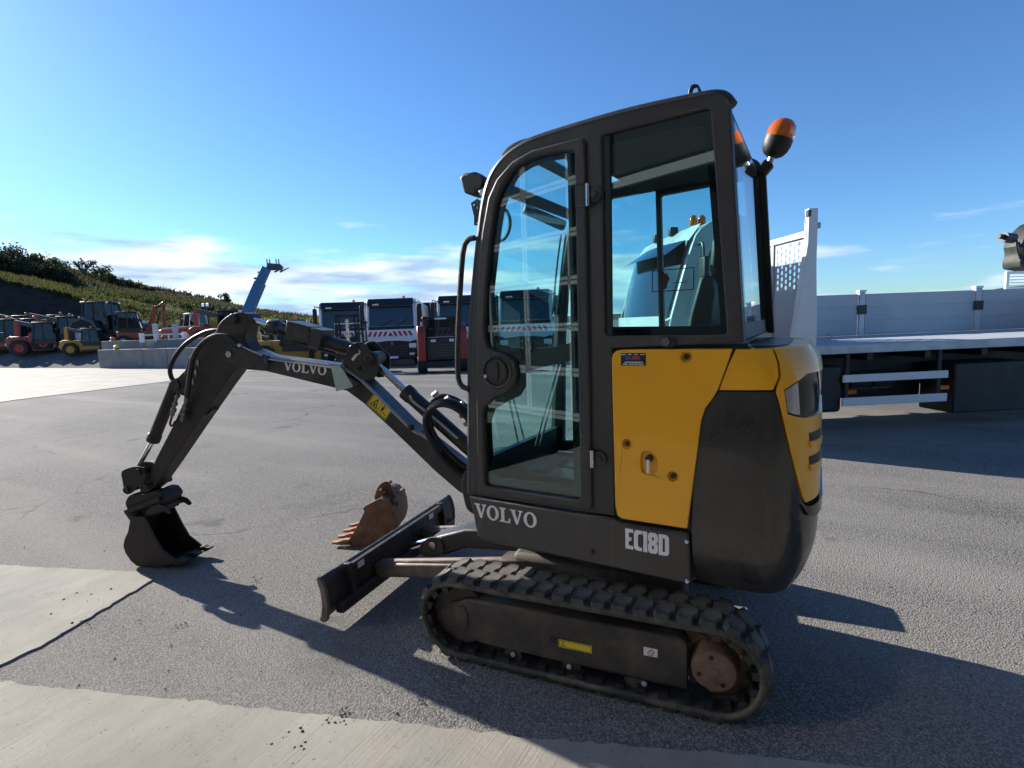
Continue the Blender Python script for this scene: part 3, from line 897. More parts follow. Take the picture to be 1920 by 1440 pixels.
# flank window: glass, printed border, slider bar, hand sign
MB().prism(SPL(WIN), [], side_fn(.012), .005).build('flank_window', m_glass, ex, smooth=0)
inner = SPL([(1143, 268), (1318, 226), (1350, 611), (1146, 613)])
MB().prism(SPL(WIN), [inner], side_fn(.019), .003).build('glass_border', m_frit, ex, smooth=0)
def place_fn(u, v, su, off, lift=.0015):
    """letters: unit height mapped onto the flank at pixel (u,v)=lower left, cap height su metres"""
    x, z = SP(u, v)
    return lambda a, b, t: (x+a*su, YS+off-lift-t, z+b*su)
hand = smooth2([(0, .0), (.55, 0), (.62, .35), (.78, .6), (.70, .66), (.56, .52), (.56, .95), (.47, .95), (.44, .58), (.40, .58), (.39, 1.04), (.30, 1.04), (.28, .58), (.24, .58), (.21, 1.0), (.13, 1.0), (.12, .56), (.08, .56), (.05, .88), (-.03, .86), (-.04, .35)], 1)
sg = place_fn(1221, 548, .082, .012)
ds = MB().prism([(0, 0), (1.9, 0), (1.9, 1), (0, 1)], [[(.04, .04), (1.86, .04), (1.86, .96), (.04, .96)]], sg, .0008)
ds.prism([(.34+.62*x, .10+.78*y) for x, y in hand], [], sg, .0008)
ds.prism([(.95, .35), (1.6, .35), (1.6, .38), (.95, .38)], [], sg, .0008)
ds.build('hand_warning_sign', m_ink, ex, smooth=0)
# ------------------------------------------------------------------ door
GL = [(1078, 284.5), (1080, 290), (1090.5, 932), (1088, 935.6), (916, 910), (912, 905), (909, 775), (911, 762), (926, 747), (950, 737), (966, 722), (972, 698), (966, 676), (950, 663), (928, 657), (917, 650), (911.5, 630), (911, 608), (914, 540), (920.5, 477), (926, 428), (932, 388), (942, 358), (960, 326), (974, 312), (991, 302), (1020, 293), (1050, 287)]
door_poly = SPL(DOOR_O)
gl_hole = SPL(GL)
door = MB().prism(door_poly, [gl_hole], side_fn(-.016), .034).build('door', m_cab, ex, bevel=.008, segs=3)
MB().prism(SPL(GL), [], side_fn(.004), .005).build('door_glass', m_glass, door, smooth=0)
GI = [(1058, 296), (1062, 302), (1074, 905), (1068, 912), (935, 897), (924, 890), (919, 790), (926, 768), (950, 753), (974, 742), (984, 725), (984, 700), (984, 676), (972, 656), (950, 650), (930, 645), (922, 628), (921, 600), (925, 540), (932, 477), (938, 428), (944, 392), (953, 364), (968, 334), (980, 322), (997, 312), (1022, 303), (1045, 298)]
MB().prism(SPL(GL), [SPL(GI)], side_fn(.011), .003).build('glass_border', m_frit, door, smooth=0)
MB().prism(smooth2(SPL([(918, 652), (955, 652), (1000, 655), (1050, 650), (1086, 632), (1088, 672), (1040, 683), (1000, 692), (975, 700), (950, 690)], 0), 2), [], side_fn(.03), .03).build('inner_latch_panel', m_blk, door)
# round speaker knob behind the glass
kx, kz = SP(984, 646)
mk = MB().lathe([(0, 0), (.034, 0), (.037, .008), (.037, .03), (0, .03)], (kx, YS+.016, kz), (0, 1, 0), 28).build('latch_disc', m_blk, door)
for a in (70, 140, 215, 290, 325):
    MB().cyl((kx+.026*cos(rad(a)), YS+.013, kz+.026*sin(rad(a))), (kx+.026*cos(rad(a)), YS+.02, kz+.026*sin(rad(a))), .0042, n=10).build('screw', m_steel, door)
# handle: dished ring with recessed grip
hx, hz = SP(936, 696)
MB().lathe([(.086, .012), (.084, -.004), (.074, -.012), (.066, -.010), (.062, 0.0), (.058, .02), (.02, .026), (0, .026)], (hx, YS-.010, hz), (0, 1, 0), 36).build('handle_dish', m_cab, door)
ring = MB()
ring.lathe([(.064, .004), (.066, -.010), (.061, -.014), (.056, -.006), (.052, .012)], (hx-.010, YS-.012, hz), (0, 1, 0), 36)
ring.build('handle_ring', m_blk, door)
MB().prism(smooth2([(hx-.052, hz-.040), (hx+.004, hz-.048), (hx+.010, hz), (hx+.004, hz+.048), (hx-.052, hz+.040), (hx-.060, hz)], 2), [], side_fn(-.022), .02).build('handle_grip', m_blk, door, bevel=.004)
MB().cyl((hx-.058, YS-.030, hz-.022), (hx-.058, YS-.018, hz-.022), .009, n=14).build('key_lock', m_steel, door)
for (u0, v0, u1, v1) in ((1081, 350, 1120, 386), (1090, 840, 1132, 876)):
    a = SP(u0, v0); b = SP(u1, v1)
    h = MB().prism([(a[0], b[1]), (a[0]+.055, b[1]), (a[0]+.055, a[1]), (a[0], a[1])], [], side_fn(-.020), .012).build('hinge', m_cab, door, bevel=.003)
    MB().cyl((a[0]+.055, YS-.020, b[1]), (a[0]+.055, YS-.020, a[1]), .008, n=10).build('hinge_pin', m_steel, h)
    c = ((a[0]+b[0])/2+.035, (a[1]+b[1])/2)
    MB().lathe([(0, -.016), (.012, -.016), (.014, -.008), (.030, -.006), (.032, .01)], (c[0], YS-.006, c[1]), (0, 1, 0), 20).build('hinge_bolt', m_cab, h)
# handrail at the front edge
hr = [SP(890, 446), SP(878, 448), SP(869, 462), SP(864, 520), SP(858, 640), SP(858, 705), SP(864, 724), SP(880, 730)]
MB().tube([(x-.0, YS+.0, z) for x, z in hr], .0135, 10, smooth=1).build('handrail', m_cab, ex)
# work lamp on its bracket plate
wlp = SPL([(862, 333), (872, 325), (892, 322), (905, 331), (908, 345), (898, 362), (890, 369), (871, 362)], .06)
wl_ = MB().prism(wlp, [], side_fn(.05), .07).build('work_lamp', m_blk, ex, bevel=.012, segs=3)
c = SP(886, 338); MB().lathe([(0, -.02), (.030, -.02), (.036, 0), (.036, .02)], (c[0], YS+.05, c[1]), (0, 1, 0), 20).build('lamp_knob', m_blk, wl_)
MB().prism(SPL([(878, 379), (890, 371), (899, 378), (897, 422), (884, 421), (884, 405)]), [circle2(SP(883, 382.5), .006, 12), circle2(SP(889.5, 388), .005, 12), circle2(SP(889, 417), .005, 12)], side_fn(.02), .008).build('lamp_bracket', m_cab, ex)
MB().bar((SP(893, 362)[0], YS+.04, SP(893, 362)[1]), (SP(905, 352)[0], YS+.04, SP(905, 352)[1]), .03, .03).build('lamp_arm', m_steel, ex, bevel=.004)
# lifting eye
le = SPL([(1289, 187), (1290.5, 170), (1294, 160), (1301, 156.5), (1309, 158), (1314, 167), (1319, 183)], .12)
MB().prism(le, [circle2(SP(1303, 170.5, .12), .010, 16, .014)], side_fn(.12), .014).build('lifting_eye', m_cab, ex, bevel=.003)
# dark visor strip over the roof front
vp = [on_y(u, v, YS+.35) for u, v in ((944, 292), (955, 279), (975, 268), (1000, 262.5))]
MB().tube(vp, .014, 8, smooth=2).build('roof_visor', m_blk, ex)
# rear beacon
bp = on_y(1457, 262, Y2-.03)
bax = (on_y(1470, 232, Y2-.03)-on_y(1448, 290, Y2-.03)).normalized()
base = on_y(1449, 290, Y2-.03)
RBc = .066
bc = MB().lathe([(0, -.012), (.026, -.012), (.046, 0.0), (.059, .020), (RBc, .048), (RBc, .075), (0, .075)], base, bax, 32).build('beacon', m_blk, ex)
MB().lathe([(RBc-.003, .0755), (RBc-.002, .108), (.056, .138), (.037, .158), (.015, .165), (0, .166)], base, bax, 32).build('amber_dome', m_amber, bc)
MB().lathe([(.006, .06), (.02, .10), (.02, .15), (0, .16)], base, bax, 14).build('beacon_bulb', m_lampw, bc)
stub = base-bax*.05
MB().cyl(base-bax*.01, stub, .016, n=14).build('beacon_stub', m_steel, bc)
pm = on_y(1422, 330, Y2-.03)
MB().bar(stub+bax*.012, pm+(stub-pm)*.15, .05, .055).build('beacon_clamp', m_blk, bc, bevel=.008)
br = [on_y(u, v, Y2+.0) for u, v in ((1419, 318), (1428, 318), (1431, 345), (1429, 358), (1423, 358), (1420, 340))]
bm_ = MB().prism([(p.x, p.z) for p in br], [circle2((on_y(1427, 353, Y2).x, on_y(1427, 353, Y2).z), .006, 10)], lambda a, b, t: (a, Y2-.012+t, b), .008).build('beacon_bracket', m_blk, bc)
MB().tube([stub, stub+Vector((-.02, 0, -.05)), pm+Vector((.035, 0, -.02)), pm], .005, 8, smooth=2).build('beacon_cable', m_hose, bc)
# ------------------------------------------------------------------ inside the cab
fl = MB().bx(-1.40, -.30, YS+.06, Y2-.06, .70, .76).build('cab_floor', m_ceil, ex)
seat = MB().prism(smooth2([(-.86, .98), (-.86, 1.10), (-.72, 1.13), (-.50, 1.10), (-.40, 1.16), (-.30, 1.74), (-.24, 1.76), (-.22, 1.66), (-.33, 1.02), (-.42, .98)], 1), [], lambda a, b, t: (a-.14, YS+.27+t, b), .44).build('seat', m_seat, ex, bevel=.03, segs=3)
MB().prism(smooth2([(-.27, 1.72), (-.25, 1.95), (-.19, 1.97), (-.17, 1.74)], 1), [], lambda a, b, t: (a-.14, YS+.36+t, b), .26).build('headrest', m_seat, seat, bevel=.02)
MB().bx(-.95, -.40, YS+.27, YS+.71, .74, .98).build('seat_box', m_ceil, ex, bevel=.02)
for y0 in (YS+.13, YS+.74):
    cs = MB().bx(-.95, -.48, y0, y0+.12, .78, 1.22).build('control_console', m_blk, ex, bevel=.03, segs=3)
    MB().tube([(-.88, y0+.06, 1.2), (-.90, y0+.06, 1.32), (-.92, y0+.06, 1.44)], [.012, .012, .022], 10).build('joystick', m_blk, cs)
for (u0, v0, u1, v1, yy) in ((1045, 684, 1004, 836, .42), (1052, 684, 1012, 836, .44), (952, 738, 972, 832, .60), (960, 738, 985, 832, .62)):
    a, b = on_y(u0, v0, YS+yy), on_y(u1, v1, YS+yy)
    lv = MB().cyl(b, a, .006, n=8).build('travel_lever', m_steel, ex)
MB().bx(-1.30, -1.02, YS+.30, YS+.48, .76, .80).build('pedal', m_blk, ex, bevel=.01)
MB().bx(-1.30, -1.02, YS+.52, YS+.70, .76, .80).build('pedal', m_blk, ex, bevel=.01)
mon = on_y(1010, 420, YS+.55)
mir = MB().tube([on_y(u, v, YS+.8) for u, v in ((940, 392), (952, 395), (958, 420), (950, 445), (938, 452))], .011, 8, smooth=2).build('grab_handle', m_blk, ex)
wp = on_y(1010, 395, Y2-.09)
MB().bar(on_y(985, 392, Y2-.1), on_y(1058, 424, Y2-.1), .05, .06).build('wiper_motor', m_blk, ex, bevel=.01)
for du in (0, 9):
    MB().tube([on_y(1052+du, 440, Y2-.05), on_y(1044+du, 500, Y2-.05), on_y(1036+du, 590, Y2-.05)], .006, 6, smooth=1).build('inner_hose', m_hose, ex)
# ------------------------------------------------------------------ body: skirt, panels, counterweight
skirt = SPL([(879, 929), (1112, 966), (1152, 972), (1165, 979), (1292, 999), (1296, 1098), (1140, 1064), (1000, 1035), (902, 1013), (894, 999), (887, 962)])
MB().prism(skirt, [], side_fn(-.004), WB+.0).build('platform_skirt', m_body, ex, bevel=.012, segs=3)
zb = SP(1000, 1035)[1]
for u, v, r in ((1112, 1034, .011), ):
    c = SP(u, v); MB().cyl((c[0], YS-.0075, c[1]), (c[0], YS-.003, c[1]), r, n=18).build('drain_hole', m_ink, ex)
for u, v in ((1288, 1014), (1288, 1088), (1290, 1016)):
    pass
for u, v in ((1288, 1015), (1289, 1089)):
    c = SP(u, v); MB().lathe([(0, -.006), (.006, -.006), (.010, -.001), (.010, .004)], (c[0], YS-.005, c[1]), (0, 1, 0), 12).build('skirt_bolt', m_steel, ex)
# lettering
LET = {
 'V': ([(0, 1), (.46, 1), (.46, .925), (.36, .91), (.565, .30), (.75, .91), (.64, .925), (.64, 1), (1.0, 1), (1.0, .925), (.91, .91), (.58, 0), (.45, 0), (.10, .91), (0, .925)], [], 1.0),
 'O': (circle2((.5, .5), .5, 36, .53), [circle2((.5, .5), .26, 30, .41)], 1.0),
 'L': ([(0, 1), (.54, 1), (.54, .925), (.40, .90), (.40, .10), (.72, .10), (.77, .33), (.88, .33), (.86, 0), (0, 0), (0, .075), (.14, .10), (.14, .90), (0, .925)], [], .88),
 'E': ([(0, 0), (.40, 0), (.42, .03), (.42, .17), (.19, .17), (.19, .41), (.33, .41), (.33, .59), (.19, .59), (.19, .83), (.42, .83), (.42, .97), (.40, 1), (0, 1)], [], .42),
 'C': ([(.42, 0), (.42, .17), (.30, .17), (.21, .24), (.21, .76), (.30, .83), (.42, .83), (.42, 1), (.16, 1), (.06, .96), (0, .86), (0, .14), (.06, .04), (.16, 0)], [], .42),
 '1': ([(.06, 0), (.26, 0), (.26, 1), (.0, 1), (.0, .84), (.06, .82)], [], .26),
 '8': ([(.10, 0), (.38, 0), (.46, .05), (.50, .14), (.50, .40), (.44, .51), (.50, .62), (.50, .86), (.46, .95), (.38, 1), (.12, 1), (.04, .95), (0, .86), (0, .62), (.06, .51), (0, .40), (0, .14), (.03, .05)], [[(.20, .20), (.30, .20), (.30, .38), (.20, .38)], [(.20, .63), (.30, .63), (.30, .80), (.20, .80)]], .50),
 'D': ([(0, 0), (.36, 0), (.46, .04), (.52, .14), (.52, .86), (.46, .96), (.36, 1), (0, 1)], [[(.20, .17), (.29, .17), (.32, .22), (.32, .78), (.29, .83), (.20, .83)]], .52),
}
def word(txt, fn, gap=.08, mb=None, kern={}):
    mb = mb or MB(); x = 0.0
    for i, ch in enumerate(txt):
        o, hs, w = LET[ch]
        x += kern.get(i, 0)
        mb.prism([(x+a, b) for a, b in o], [[(x+a, b) for a, b in h] for h in hs], fn, .0012)
        x += w+gap
    return mb, x
x0, z0 = SP(893, 970); x1, z1 = SP(1009, 992)
xa, za = SP(891, 944); xb_, zb_ = SP(1007.5, 988.5)
zl0 = SP(903.5, 970)[1]; zl1 = SP(893, 943.5)[1]
hgt = SP(955, 961)[1]-SP(957, 986)[1]
tot = 1.0*4+.88+.06*4-.10
sc = (xb_-xa)/tot
zbase = (SP(904, 970.5)[1]+SP(955, 980)[1]+SP(973, 983.5)[1])/3
wd, _ = word('VOLVO', lambda a, b, t: (xa+a*sc, YS-.0045-t, zbase+b*hgt*1.08), .06, kern={3: -.06, 1: -.04})
wd.build('lettering', m_decal, ex, smooth=0)
xe0, ze0 = SP(1173.5, 1027); xe1, ze1 = SP(1255, 1042)
he = SP(1174, 989.5)[1]-SP(1174, 1027)[1]
wtot = .42+.42+.26+.50+.52+.045*4-.03
sce = (xe1-xe0)/wtot
wd, _ = word('EC18D', lambda a, b, t: (xe0+a*sce, YS-.0045-t, ze0+b*he), .045, kern={2: -.03})
wd.build('model_lettering', m_decal, ex, smooth=0)

# rear shell: plan curve from the left flank round the back to the right flank
plan = [(-.75, YS)]
RX, RYc = .225, .30
XR = .024
for i in range(0, 19):
    t = pi/2*i/18
    plan.append((XR-RX+RX*sin(t)**.9, YS+RYc-RYc*cos(t)**.9))
half = plan[:]
plan = half+[(x, YS+YS+WB-y) for x, y in half[::-1]]
PL = arc_pts(plan); STOT = PL[-1]
def plan_at(s):
    s = max(0, min(STOT, s))
    i = min(len(PL)-2, max(0, bisect.bisect_right(PL, s)-1))
    t = (s-PL[i])/(PL[i+1]-PL[i]); a, b = plan[i], plan[i+1]
    return Vector((a[0]+(b[0]-a[0])*t, a[1]+(b[1]-a[1])*t))
def plan_n(s):
    d = (plan_at(s+.012)-plan_at(s-.012)).normalized()
    return Vector((-d.y, d.x))         # inward
def inset(z, s=9):
    r = 0.0
    q = min(s, STOT-s); q = max(0.0, min(1.0, (q-.50)/.25))
    if z < .80: r += .085*((.80-z)/.30)**2.2
    if z > 1.34: r += .055*((z-1.34)/.13)**2*q
    return r
def shell_fn(base_off=0.0):
    def fn(a, b, t):
        p = plan_at(a); n = plan_n(a); o = inset(b, a)+base_off+t
        return (p.x+n.x*o, p.y+n.y*o, b)
    return fn
def px_shell(u, v, off=0.0):
    """pixel -> (s, z) on the rear shell"""
    r = RAY(u, v)
    best = None
    N_ = 400
    for i in range(N_):
        s0_, s1_ = STOT*.62*i/N_, STOT*.62*(i+1)/N_
        a, b = plan_at(s0_), plan_at(s1_)
        # intersect 2D ray with segment
        e = b-a; den = r.x*e.y-r.y*e.x
        if abs(den) < 1e-9: continue
        t = (a.x*e.y-a.y*e.x)/den; w = (a.x*r.y-a.y*r.x)/den
        if 0 <= w <= 1 and t > 0 and (best is None or t < best[0]):
            best = (t, s0_+(s1_-s0_)*w)
    if best is None: return None
    return (best[1], (CAM+r*best[0]).z)
def shell_panel(poly, mb=None, off=0.0, th=.03, holes=(), step=.035):
    tb = bmesh.new(); edges = []; 
    for lp in [poly]+list(holes):
        V = [tb.verts.new((p[0], p[1], 0)) for p in lp]
        for i in range(len(V)): edges.append(tb.edges.new((V[i], V[(i+1) % len(V)])))
    if holes: bmesh.ops.triangle_fill(tb, use_beauty=True, edges=edges, normal=(0, 0, 1))
    else: bmesh.ops.triangulate(tb, faces=[tb.faces.new(tb.verts[:])])
    s0_, s1_ = min(p[0] for p in poly), max(p[0] for p in poly); z0_, z1_ = min(p[1] for p in poly), max(p[1] for p in poly)
    s = s0_+step
    while s < s1_:
        bmesh.ops.bisect_plane(tb, geom=tb.verts[:]+tb.edges[:]+tb.faces[:], plane_co=(s, 0, 0), plane_no=(1, 0, 0)); s += step
    z = z0_+step
    while z < z1_:
        if z < .85 or z > 1.3: bmesh.ops.bisect_plane(tb, geom=tb.verts[:]+tb.edges[:]+tb.faces[:], plane_co=(0, z, 0), plane_no=(0, 1, 0))
        z += step
    bmesh.ops.remove_doubles(tb, verts=tb.verts[:], dist=1e-5)
    tb.verts.index_update(); tb.verts.ensure_lookup_table()
    mb = mb or MB(); fn = shell_fn(off)
    A = [mb.bm.verts.new(fn(v.co.x, v.co.y, 0)) for v in tb.verts]
    B = [mb.bm.verts.new(fn(v.co.x, v.co.y, th)) for v in tb.verts]
    for f in tb.faces:
        ids = [v.index for v in f.verts]
        mb.bm.faces.new([A[i] for i in ids]); mb.bm.faces.new([B[i] for i in ids[::-1]])
    for e in tb.edges:
        if len(e.link_faces) == 1:
            i, j = e.verts[0].index, e.verts[1].index
            mb.bm.faces.new((A[i], A[j], B[j], B[i]))
    tb.free()
    return mb
def mirror(l): return [(STOT-s, z) for s, z in l[::-1]]
def PXS(l): return [q for q in (px_shell(u, v) for u, v in l) if q]
core_top = 1.44
def plan_loop(off):
    return [((plan_at(STOT*i/60)+plan_n(STOT*i/60)*off).x, (plan_at(STOT*i/60)+plan_n(STOT*i/60)*off).y) for i in range(61)]
MB().prism(plan_loop(.10), [], lambda a, b, t: (a, b, .60+t), .82).build('filler_core', m_ink, ex)  # solid black core added inside the panels to block light through gaps
cwl = PXS([(1290, 997), (1300, 915), (1309, 846), (1316, 790), (1324, 768), (1338, 748), (1349, 735), (1400, 735), (1451, 735), (1458, 757), (1465, 786), (1478, 842), (1490, 888), (1500, 928), (1506, 943)])
zlow = SP(1297, 1099)[1]-.005
sl0 = px_shell(1296.5, 1090)[0]; sl1 = cwl[-1][0]
zdoor = cwl[-1][1]
cw_poly = [(sl0, zlow-.005)]+[(max(q[0], sl0) if i == 0 else q[0], q[1]) for i, q in enumerate(cwl)]
cw_poly = cw_poly+[(sl1+.03, zdoor-.02)]+[(STOT-sl1-.03, zdoor-.02)]+mirror(cw_poly)
# rounded underside: extend the bottom as a low edge
cwo = shell_panel(cw_poly, off=.002, th=.05).build('counterweight', m_cw, ex, smooth=50)
MB().prism(plan_loop(.088), [], lambda a, b, t: (a, b, zlow-.012+t), .03).build('counterweight_base', m_cw, ex, bevel=.008)
bs = PXS([(1508, 950), (1517, 940), (1527, 930), (1535, 920)])
bq = PXS([(1510, 962), (1520, 957), (1530, 948), (1537, 938)])
bmp_ = [(sl1-.015, zdoor-.002), (sl1+.03, zdoor-.016), (STOT-sl1-.03, zdoor-.016), (STOT-sl1+.015, zdoor-.002), (STOT-sl1-.02, zdoor-.050), (STOT-sl1-.06, zdoor-.062), (sl1+.06, zdoor-.062), (sl1+.02, zdoor-.050)]
shell_panel(bmp_, off=-.010, th=.012).build('bumper_strip', m_frit, ex, smooth=40)
# yellow rear door with lamp glass and two vents
yl = PXS([(1455, 654), (1462, 678), (1463, 706), (1456, 724), (1453, 736), (1460, 757), (1467, 785), (1480, 842), (1492, 888), (1503, 928), (1509, 943)])
ytop = 1.462
lamp = PXS([(1470, 731), (1484, 722), (1500, 712), (1515, 700), (1524, 720), (1528, 764), (1511, 784), (1494, 782), (1477, 777)])
yr_poly = [(q[0]+.004, q[1]) for q in yl[::-1]]+[(yl[0][0]+.01, ytop)]
lampc = lamp+[]
smid = STOT/2
yr_full = yr_poly+mirror(yr_poly)
lz0, lz1 = min(q[1] for q in lamp), max(q[1] for q in lamp)
lam_poly = [lamp[0], lamp[1], lamp[2], lamp[3]]+[(STOT-q[0], q[1]) for q in lamp[:4][::-1]]+[(STOT-q[0], q[1]) for q in lamp[6:][::-1]]+lamp[6:]
yd = shell_panel(yr_full, off=.0, th=.03, holes=[lam_poly]).build('rear_door', m_yel, ex, bevel=.004, smooth=40)
shell_panel(lam_poly, off=.010, th=.01).build('rear_lamp_glass', m_frit, yd, smooth=40)
ll_ = PXS([(1473, 733), (1486, 725), (1499, 717), (1503, 778), (1494, 778), (1480, 773)])
shell_panel(ll_, off=.006, th=.003).build('rear_lamp_lens', m_lens, yd, smooth=40)
for v0 in (812, 856):
    a = PXS([(1517, v0), (1532, v0-8)]); 
    if len(a) == 2:
        for mir_ in (False, True):
            pl_ = [(a[0][0], a[0][1]), (a[1][0]+.05, a[0][1]+.0), (a[1][0]+.05, a[0][1]-.055), (a[0][0]+.01, a[0][1]-.055)]
            if mir_: pl_ = mirror(pl_)
            shell_panel(pl_, off=-.002, th=.01).build('vent', m_ink, yd, smooth=0)
            sl_ = [(pl_[0][0]+(.012 if not mir_ else -.012), pl_[0][1]-.03)]
            shell_panel([(p[0], p[1]*.45+.55*(a[0][1]-.055)) for p in pl_], off=-.008, th=.008).build('vent_lip', m_yel, yd, smooth=0)
# letters on the rear lamp glass
sw = smid-.30
fnr = shell_fn(.007)
wd, _ = word('VOLVO', lambda a, b, t: fnr(sw+a*.115, lz0+.07+b*.10, -t), .06)
wd.build('rear_lettering', m_decal, yd, smooth=0)
# yellow corner hood (left of the rear door) and flank door
hd = PXS([(1380, 655), (1452, 655), (1459, 678), (1460, 706), (1453, 722), (1449, 731), (1349, 731.5), (1352, 722), (1368, 680)])
shell_panel([hd[0]]+[hd[1]]+hd[2:], off=.0, th=.03).build('corner_hood', m_yel, ex, bevel=.004, smooth=40)
shell_panel(mirror(hd), off=.0, th=.03).build('corner_hood', m_yel, ex, bevel=.004, smooth=40)
MB().prism(plan_loop(.045), [], lambda a, b, t: (a, b, 1.425+t), .035).build('hood_top', m_yel, ex, bevel=.006)
MB().prism(plan_loop(.10), [], lambda a, b, t: (a-.02, b, 1.455+t), .012).build('hood_seal', m_blk, ex)
yp = [(1147.5, 675), (1149, 665), (1157, 657), (1170, 655), (1374, 653.5), (1366, 677), (1347, 729), (1338, 745), (1323, 765), (1315, 788), (1308, 845), (1289, 991), (1166, 972), (1158, 966), (1154, 948)]
yp_s = SPL(yp)
sr = SP(1218, 866)
rec = smooth2([(sr[0]-.032, sr[1]+.045), (sr[0]+.012, sr[1]+.045), (sr[0]+.030, sr[1]+.02), (sr[0]+.032, sr[1]-.03), (sr[0]+.012, sr[1]-.05), (sr[0]-.026, sr[1]-.05), (sr[0]-.034, sr[1]-.03)], 2)
bolts = [SP(1176, 832), SP(1262, 893), SP(1287, 669)]
pan = MB().prism(yp_s, [rec]+[circle2(b, .019, 20) for b in bolts], side_fn(-.006), .02).build('flank_door', m_yel, ex, bevel=.005, segs=3)
MB().prism([(a*1.04-sr[0]*.04, b*1.04-sr[1]*.04) for a, b in rec], [], side_fn(.008), .004).build('latch_recess', m_yel, pan)
for b in bolts:
    MB().lathe([(.0195, -.006), (.015, .004), (.012, .006), (0, .006)], (b[0], YS, b[1]), (0, 1, 0), 20).build('bolt_cup', m_yel, pan)
    MB().lathe([(0, -.001), (.010, -.001), (.0115, .003), (.0115, .008)], (b[0], YS, b[1]), (0, 1, 0), 6).build('bolt', m_blk, pan)
MB().cyl((sr[0], YS-.012, sr[1]+.015), (sr[0], YS+.010, sr[1]+.015), .014, n=16).build('latch_lock', m_blk, pan)
MB().bx(sr[0]-.008, sr[0]+.004, YS-.018, YS-.008, sr[1]-.045, sr[1]+.012).build('latch_lever', m_decal, pan, bevel=.003)
# black filler added behind the yellow panels, keeps light out of the seams
MB().prism(SPL([(1140, 650), (1400, 645), (1460, 735), (1345, 740), (1310, 860), (1297, 1005), (1150, 975)]), [], side_fn(.022), .03).build('seam_filler', m_ink, ex)
# bright plug under the flank window
c = SP(1249, 641); kn = MB().lathe([(0, -.020), (.007, -.020), (.0075, -.016), (.016, -.016), (.018, -.010), (.018, .0)], (c[0], YS, c[1]), (0, 1, 0), 20).build('window_catch', m_steel, ex)
MB().prism(smooth2([(c[0]-.01, c[1]-.022), (c[0]+.035, c[1]-.02), (c[0]+.035, c[1]+.012), (c[0]-.01, c[1]+.026)], 1), [], side_fn(-.010), .012).build('catch_block', m_blk, ex)
# dealer sticker on the flank door
sx0, sz1 = SP(1165, 662); sx1, sz0 = SP(1212, 685.5)
stk = MB().bx(sx0, sx1, YS-.0075, YS-.0062, sz0, sz1).build('dealer_sticker', m_ink, pan)
def text_mesh(txt, size, fn, mat, name, parent, width=None, bold=.0):
    cu = bpy.data.curves.new('text_tmp', 'FONT'); cu.body = txt; cu.size = size; cu.offset = bold
    to = bpy.data.objects.new('text_tmp', cu); col.objects.link(to)
    dg = bpy.context.evaluated_depsgraph_get(); dg.update()
    me = bpy.data.meshes.new_from_object(to.evaluated_get(dg))
    bpy.data.objects.remove(to); bpy.data.curves.remove(cu)
    xs_ = [v.co.x for v in me.vertices]
    mn, mx_ = min(xs_), max(xs_)
    k = (width/(mx_-mn)) if width else 1.0
    for v in me.vertices: v.co = fn((v.co.x-mn)*k, v.co.y)
    return self_obj(name, me, mat, parent, smooth=0)
sw_ = sx1-sx0; sh = sz1-sz0
tf = lambda ox, oz: (lambda a, b: (sx0+ox*sw_+a, YS-.0082, sz0+oz*sh+b))
text_mesh('SA', .42*sh, tf(.18, .48), m_blueink, 'sticker_text', stk, .27*sw_, .0006)
text_mesh('MR', .42*sh, tf(.47, .48), m_redink, 'sticker_text', stk, .33*sw_, .0006)
text_mesh('43000 - LE PUY EN VELAY', .17*sh, tf(.07, .06), m_decal, 'sticker_text', stk, .86*sw_, .0003)
MB().bx(sx0+.15*sw_, sx0+.88*sw_, YS-.0084, YS-.0078, sz0+.25*sh, sz0+.31*sh).build('sticker_line', m_decal, stk)
for f0, f1 in ((.02, .20), (.30, .44), (.54, .68), (.78, .97)):
    MB().bx(sx0+f0*sw_, sx0+f1*sw_, YS-.0084, YS-.0078, sz0+.86*sh, sz0+.91*sh).build('sticker_line', m_decal, stk)
m_coup = M('worn_coupling', (.20, .20, .19), .4, .7, .3, 40)
# ------------------------------------------------------------------ undercarriage
UA = rad(7.8)
ud = Vector((cos(UA), sin(UA), 0)); um = Vector((-sin(UA), cos(UA), 0))
def UP(s, l, z): return UC+ud*s+um*l+Vector((0, 0, z))
LO = .675                       # half the track gauge over the outer faces
TW = .235
S0, S1, TR, TC = -.575, .560, .188, .208      # idler and sprocket centres, belt outer radius, axle height
def stad(r, n=14, s0=S0, s1=S1):
    pts = []
    for i in range(n+1):
        a = pi/2+pi*i/n; pts.append((s0+r*cos(a), TC+r*sin(a)))
    for i in range(n+1):
        a = -pi/2+pi*i/n; pts.append((s1+r*cos(a), TC+r*sin(a)))
    return pts
PERI = 2*(S1-S0)+2*pi*TR
def stad_at(t, r):
    """t in metres along the belt measured at radius TR, start top at idler going rearwards"""
    L = S1-S0; h = pi*TR; t %= PERI
    if t < L: return Vector((S0+t, TC+r)), Vector((0, 1))
    t -= L
    if t < h: a = pi/2-t/TR; return Vector((S1+r*cos(a), TC+r*sin(a))), Vector((cos(a), sin(a)))
    t -= h
    if t < L: return Vector((S1-t, TC-r)), Vector((0, -1))
    t -= L
    a = -pi/2-t/TR; return Vector((S0+r*cos(a), TC+r*sin(a))), Vector((cos(a), sin(a)))
FRO = .032                      # the frame sits back from the belt's edge
NP = 40
PITCH = PERI/NP
